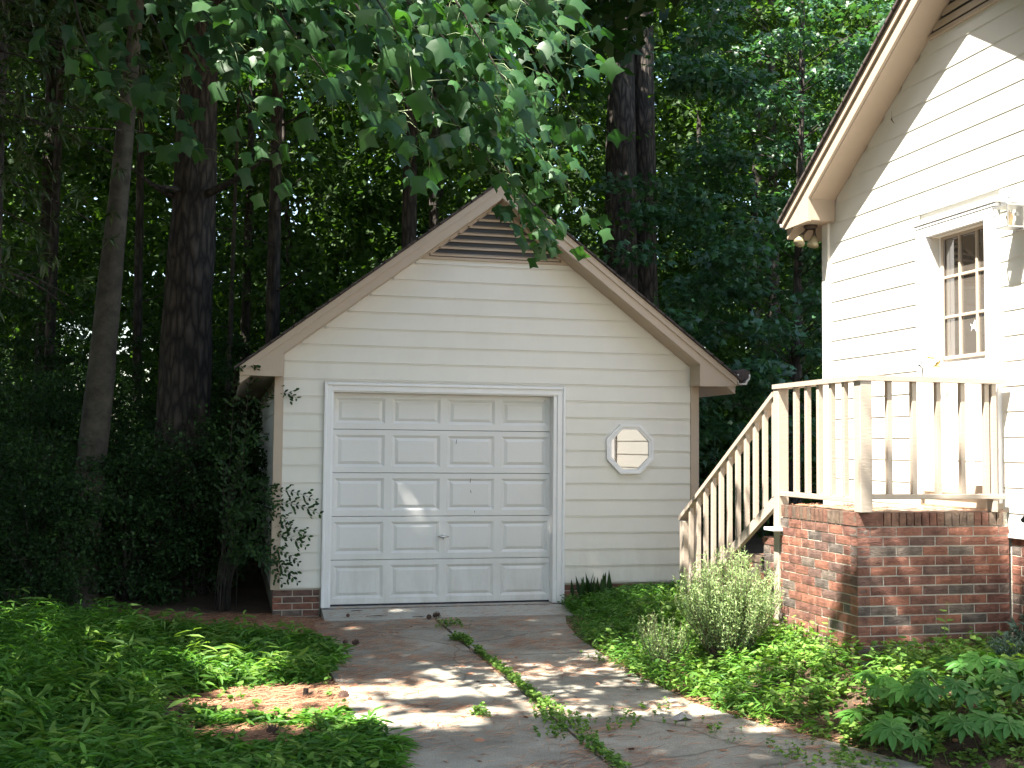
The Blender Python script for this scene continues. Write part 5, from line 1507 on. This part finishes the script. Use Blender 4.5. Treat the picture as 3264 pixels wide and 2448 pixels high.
# spiky tuft by the garage
g0 = float(G(3.78, 11.8)); sp_ = empty('spiky_tuft', (3.78, 11.8, g0), 'dark spiky leaf tuft against the garage wall right of the door', 'plant')
n = 26; P = np.stack([3.78 + rng.normal(size=n) * .09, 11.8 + rng.normal(size=n) * .03, np.full(n, g0 + .1)], 1)
leaf_obj('leaves', LA2, P, np.stack([rng.normal(size=n) * .15, rng.normal(size=n) * .15, np.ones(n)], 1), rdirs(n), rng.uniform(.18, .3, n), 'dark', sp_)
# tall weeds by the landing
def tall_weed(x, y, h, n, label, s=(.05, .08)):
    g0 = float(G(x, y)); root = empty('weed_plant', (x, y, g0), label, 'plant')
    top = np.array([x + rng.normal() * .03, y - .02, g0 + h])
    c = bez((x, y, g0), (x, y, g0 + h * .6), top, 8); branch_tubes(root, [list(c)], [(.004, .0015)], name='stem', mat='stem')
    for k in range(n):
        t = .35 + .65 * k / (n - 1); p = c[min(7, int(t * 7))]
        a = k * 2.4; ax = np.array([[math.cos(a), math.sin(a), .25]])
        leaf_obj('leaf', HEA, (p + ax[0] * .012)[None], ax, np.array([[0, -.35, 1.0]]), [rng.uniform(*s) * (1.1 - .3 * t)], 'weed', root)
tall_weed(4.62, 6.85, .46, 8, 'tall leafy weed rising before the middle of the brick wall')
tall_weed(3.98, 7.25, .40, 8, 'leafy weed against the shaded side of the brick landing')
tall_weed(4.30, 6.75, .26, 7, 'short weed left of the tall one before the brick wall')
tall_weed(5.12, 6.6, .30, 6, 'weed beside the small lavender tuft')
tall_weed(4.35, 6.3, .20, 6, 'low weed in the bed behind the dark hellebore')

# hellebores
def leaflet():
    V, T = lance_t(.19, .22)
    V = V.copy(); V[:, 2] += .05 * np.abs(V[:, 1]) * 3
    return V, T
def palm_mesh(seed, r):
    V0, T0 = leaflet(); k = 7 + seed % 3
    VV = []; TT = []
    for i in range(k):
        a = math.radians(-125 + 250 * i / (k - 1)); s = (1.0 - .22 * abs(i - (k - 1) / 2) / k * 2) * random.uniform(.9, 1.08)
        ca, sa = math.cos(a), math.sin(a)
        W = V0 * s; tilt = random.uniform(-.12, .08)
        W = np.stack([W[:, 0] * ca - W[:, 1] * sa, W[:, 0] * sa + W[:, 1] * ca, W[:, 2] + W[:, 0] * tilt], 1)
        TT.append(T0 + len(VV) * len(V0)); VV.append(W)
    return fast_mesh('leaf', np.concatenate(VV), np.concatenate(TT), M['hellebore'], np.repeat(np.full(k, r), len(V0)), smooth=False)
pm = [palm_mesh(s, r) for s, r in ((0, .1), (1, .35), (2, .6), (3, .8), (4, .95), (5, .2))]
hel = [(4.05, 5.62, .30, .17, 'hellebore with the lowest large fingered leaves at the bottom right'), (3.72, 5.95, .36, .16, 'hellebore nearest to the driveway edge with dark glossy leaves'), (4.15, 6.05, .44, .17, 'hellebore in the middle of the clump with upright leaves'), (4.55, 5.95, .42, .16, 'hellebore at the right side of the clump in half shade'), (4.55, 6.3, .42, .15, 'hellebore behind the clump with sunlit leaves'), (3.98, 6.35, .40, .14, 'hellebore at the back left of the clump with small leaves'), (4.85, 6.1, .40, .16, 'hellebore cut by the right picture edge')]
for (x, y, h, s, lb) in hel:
    h *= .62; s *= .80
    g0 = float(G(x, y)); root = empty('hellebore_plant', (x, y, g0), lb, 'plant', 'hellebores in the bottom right corner')
    st = []
    for k in range(11):
        a = k * 2.39 + x; r = rng.uniform(.06, .26); e = Vector((x + math.cos(a) * r, y + math.sin(a) * r, g0 + h * rng.uniform(.6, 1.0)))
        st.append(list(bez((x, y, g0), (x + math.cos(a) * r * .3, y + math.sin(a) * r * .3, g0 + h * .6), tuple(e), 6)))
        o = bpy.data.objects.new('leaf', random.choice(pm)); o.parent = root
        sc_ = s * rng.uniform(.8, 1.15)
        n_ = Vector((math.cos(a) * .35, math.sin(a) * .35 - .3, 1)).normalized(); ax = Vector((math.cos(a), math.sin(a), 0)); ax = (ax - n_ * ax.dot(n_)).normalized(); w = n_.cross(ax)
        m = Matrix((ax, w, n_)).transposed().to_4x4() @ Matrix.Scale(sc_, 4); m.translation = e - Vector((x, y, g0)); o.matrix_local = m
        col.objects.link(o)
    branch_tubes(root, st, [(.004, .003)] * len(st), name='stems', mat='stem')
# pink flower
fx_, fy_ = 5.1, 6.35; g0 = float(G(fx_, fy_)); fl_ = empty('pink_flower', (fx_, fy_, g0), 'single pink flower beneath the lavender at the right', 'flower')
branch_tubes(fl_, [[(fx_, fy_, g0), (fx_, fy_, g0 + .16)]], [(.002, .0015)], name='stem', mat='stem')
for k in range(6):
    a = k * 1.05; b = MB(); p = Vector((fx_, fy_, g0 + .165)); d = Vector((math.cos(a), math.sin(a), .2)); w = Vector((-math.sin(a), math.cos(a), 0))
    b.add([p, p + d * .014 + w * .009, p + d * .024, p + d * .014 - w * .009], [(0, 1, 2, 3)]); b.build('petal', M['pink'], fl_)

# litter ---------------------------------------------------------------
def pinecone(x, y, s, label, lying=True):
    z = float(G(x, y)) if not (.85 < x < 3.1) else (-.05 if y < 11.63 else -.03)
    root = empty('pine_cone', (x, y, z), label, 'pine cone')
    b = MB(); rr = random.uniform(0, 3.14); d = Vector((math.cos(rr), math.sin(rr), .12)).normalized()
    c0 = Vector((x, y, z + s * .42)) - d * s * .5
    b.tube([c0 + d * s * t for t in (0, .2, .5, .8, 1)], [s * r for r in (.12, .26, .28, .18, .05)], 8); b.build('core', M['cone'], root)
    b = MB(); u = d.orthogonal().normalized(); w = d.cross(u)
    for k in range(48):
        t = k / 48; a = k * 2.4; rad = s * (.30 * math.sin(math.pi * (.12 + .8 * t)) + .1)
        o = u * math.cos(a) + w * math.sin(a); tg = -u * math.sin(a) + w * math.cos(a); p = c0 + d * s * t
        b.add([p + o * rad * .5 + tg * s * .07, p + o * rad * .5 - tg * s * .07, p + o * rad * 1.25 - tg * s * .08 + d * s * .06, p + o * rad * 1.4 + d * s * .1, p + o * rad * 1.25 + tg * s * .08 + d * s * .06], [(0, 1, 2, 3, 4)])
    b.build('scales', M['cone'], root)
cones = [(2.065, 11.6, .075, 'upright pine cone on the threshold below the door handle'), (1.98, 11.55, .05, 'small pine cone just left of the upright one at the threshold'), (1.10, 10.15, .06, 'pine cone at the left edge of the drive near the garage'), (1.02, 10.2, .045, 'smaller pine cone touching the one at the left drive edge'), (3.17, 9.85, .05, 'pine cone on the right slab near the weeds'), (.80, 8.08, .075, 'pine cone in the sunny stripe at the left slab corner'), (1.19, 11.7, .035, 'tiny round cone by the left end of the threshold'), (.30, 7.15, .08, 'weathered pine cone in the left pine straw'), (.66, 8.25, .05, 'dark cone beside the stump in the straw')]
for c_ in cones: pinecone(*c_)
g0 = float(G(.55, 8.2)); b = MB(); b.tube([(.55, 8.2, g0 - .02), (.555, 8.2, g0 + .07)], [.022, .018], 9); b.tube([(.55, 8.2, g0 + .02), (.60, 8.17, g0 + .05)], [.01, .007], 6)
tag(b.build('stump', M['darkbark'], loc=(.55, 8.2, g0)), 'little cut stump in the sunny pine straw patch', 'stump')
b = MB()
V = [(0, 0, .0), (.06, .035, .012), (.11, .01, .03), (.17, .03, .008), (.14, -.03, .0), (.09, -.05, .02), (.03, -.045, .004), (.08, -.005, .045)]
b.add([(2.76 + v[0], 7.02 + v[1] * 1.4, -.05 + v[2]) for v in V], [(0, 1, 7), (1, 2, 7), (2, 3, 7), (3, 4, 7), (4, 5, 7), (5, 6, 7), (6, 0, 7)])
tag(b.build('dead_leaf', M['deadleaf'], loc=(2.8, 7.02, -.05)), 'large curled grey dead leaf on the right driveway slab', 'leaf')
for i, (x, y, s, lb) in enumerate([(1.48, 11.72, .22, 'forked brown twig on the threshold before the door'), (1.30, 11.9, .12, 'short twig close to the bottom of the door'), (1.9, 11.66, .14, 'thin twig leading to the upright pine cone')]):
    z = float(np.interp(y, [11.63, 11.9, 11.98], [-.045, 0, .008])); b = MB()
    b.tube([(x - s / 2, y, z), (x, y - .02, z + .006), (x + s / 2, y + .01, z + .003)], [.003, .004, .002], 5); b.tube([(x, y - .02, z + .005), (x + s * .25, y - .06, z + .002)], [.003, .0015], 5)
    tag(b.build('twig', M['twig'], loc=(x, y, z)), lb, 'twig')

# black post at the right picture edge
g0 = float(G(5.0, 6.5)); px_, py_ = 5.035, 6.50
bp = empty('garden_post', (px_, py_, g0), 'black post with a hooked cap at the right picture edge in front of the house', 'post')
b = MB(); b.tube([(px_, py_, g0), (px_, py_, 1.14)], [.012, .012], 10); b.build('pole', M['black'], bp)
b = MB(); b.lathe([(.03, 1.12), (.045, 1.125), (.045, 1.185), (.035, 1.20), (.03, 1.215)], px_, py_, 16); b.build('collar', M['black'], bp, smooth=True)
b = MB(); b.tube([(px_, py_, 1.21), (px_ - .01, py_, 1.235), (px_ - .03, py_ + .01, 1.235), (px_ - .058, py_ + .015, 1.225)], [.03, .034, .03, .012], 12); b.build('cap', M['black'], bp, smooth=True)

# neighbour's house glimpsed through the trees
nh = empty('neighbour_house', (0, 40, .5), 'pale neighbouring house with a railed porch glimpsed through the left woods', 'house')
b = MB(); b.box(-1.6, 6.5, 40, 47, .3, 4.2); b.build('wall', M['white'], nh)
b = MB(); b.prism([(-2, 4.2), (6.9, 4.2), (2.45, 7)], 1, 39.6, 47.4); b.build('roof', M['shingle'], nh)
for wx in (-.6, 1.0, 2.6):
    b = MB(); b.box(wx, wx + .8, 39.95, 39.99, 1.6, 3.0); b.build('window', M['pane'], nh)
b = MB(); b.box(-1.6, 3, 38.6, 39.9, 1.5, 1.62); b.box(-1.6, 3, 38.6, 38.66, 2.5, 2.58); b.build('porch_floor', M['white'], nh)
for k in range(30):
    b = MB(); b.box(-1.55 + k * .155, -1.5 + k * .155, 38.6, 38.65, 1.62, 2.5); b.build('baluster', M['white'], nh)

# dead leaf caught in a web under the house rake, and scuffs on the garage door
p = Vector((XH - .06, sy(8.42), sz(4.42))); b = MB()
b.add([p, p + Vector((-.01, -.02, -.03)), p + Vector((.0, -.045, -.07)), p + Vector((.01, -.005, -.05)), p + Vector((0, .015, -.02))], [(0, 1, 3), (1, 2, 3), (0, 3, 4)])
b.tube([p, p + Vector((0, 0, .05))], [.0012, .0012], 4)
tag(b.build('dead_leaf', M['cone'], loc=p), 'small brown leaf dangling beneath the house rake', 'leaf')
for (x, z, dx, dz) in ((2.36, 1.70, .008, .05), (2.52, 1.29, .004, .045), (2.53, 1.18, -.006, .03), (2.57, .97, .003, .02), (3.33, 2.17, .02, .02)):
    b = MB(); b.add([(x, 12.2085, z), (x + .006, 12.2085, z), (x + dx + .005, 12.2085, z + dz), (x + dx, 12.2085, z + dz)], [(0, 1, 2, 3)]); b.build('scuff', M['cone'], gar)
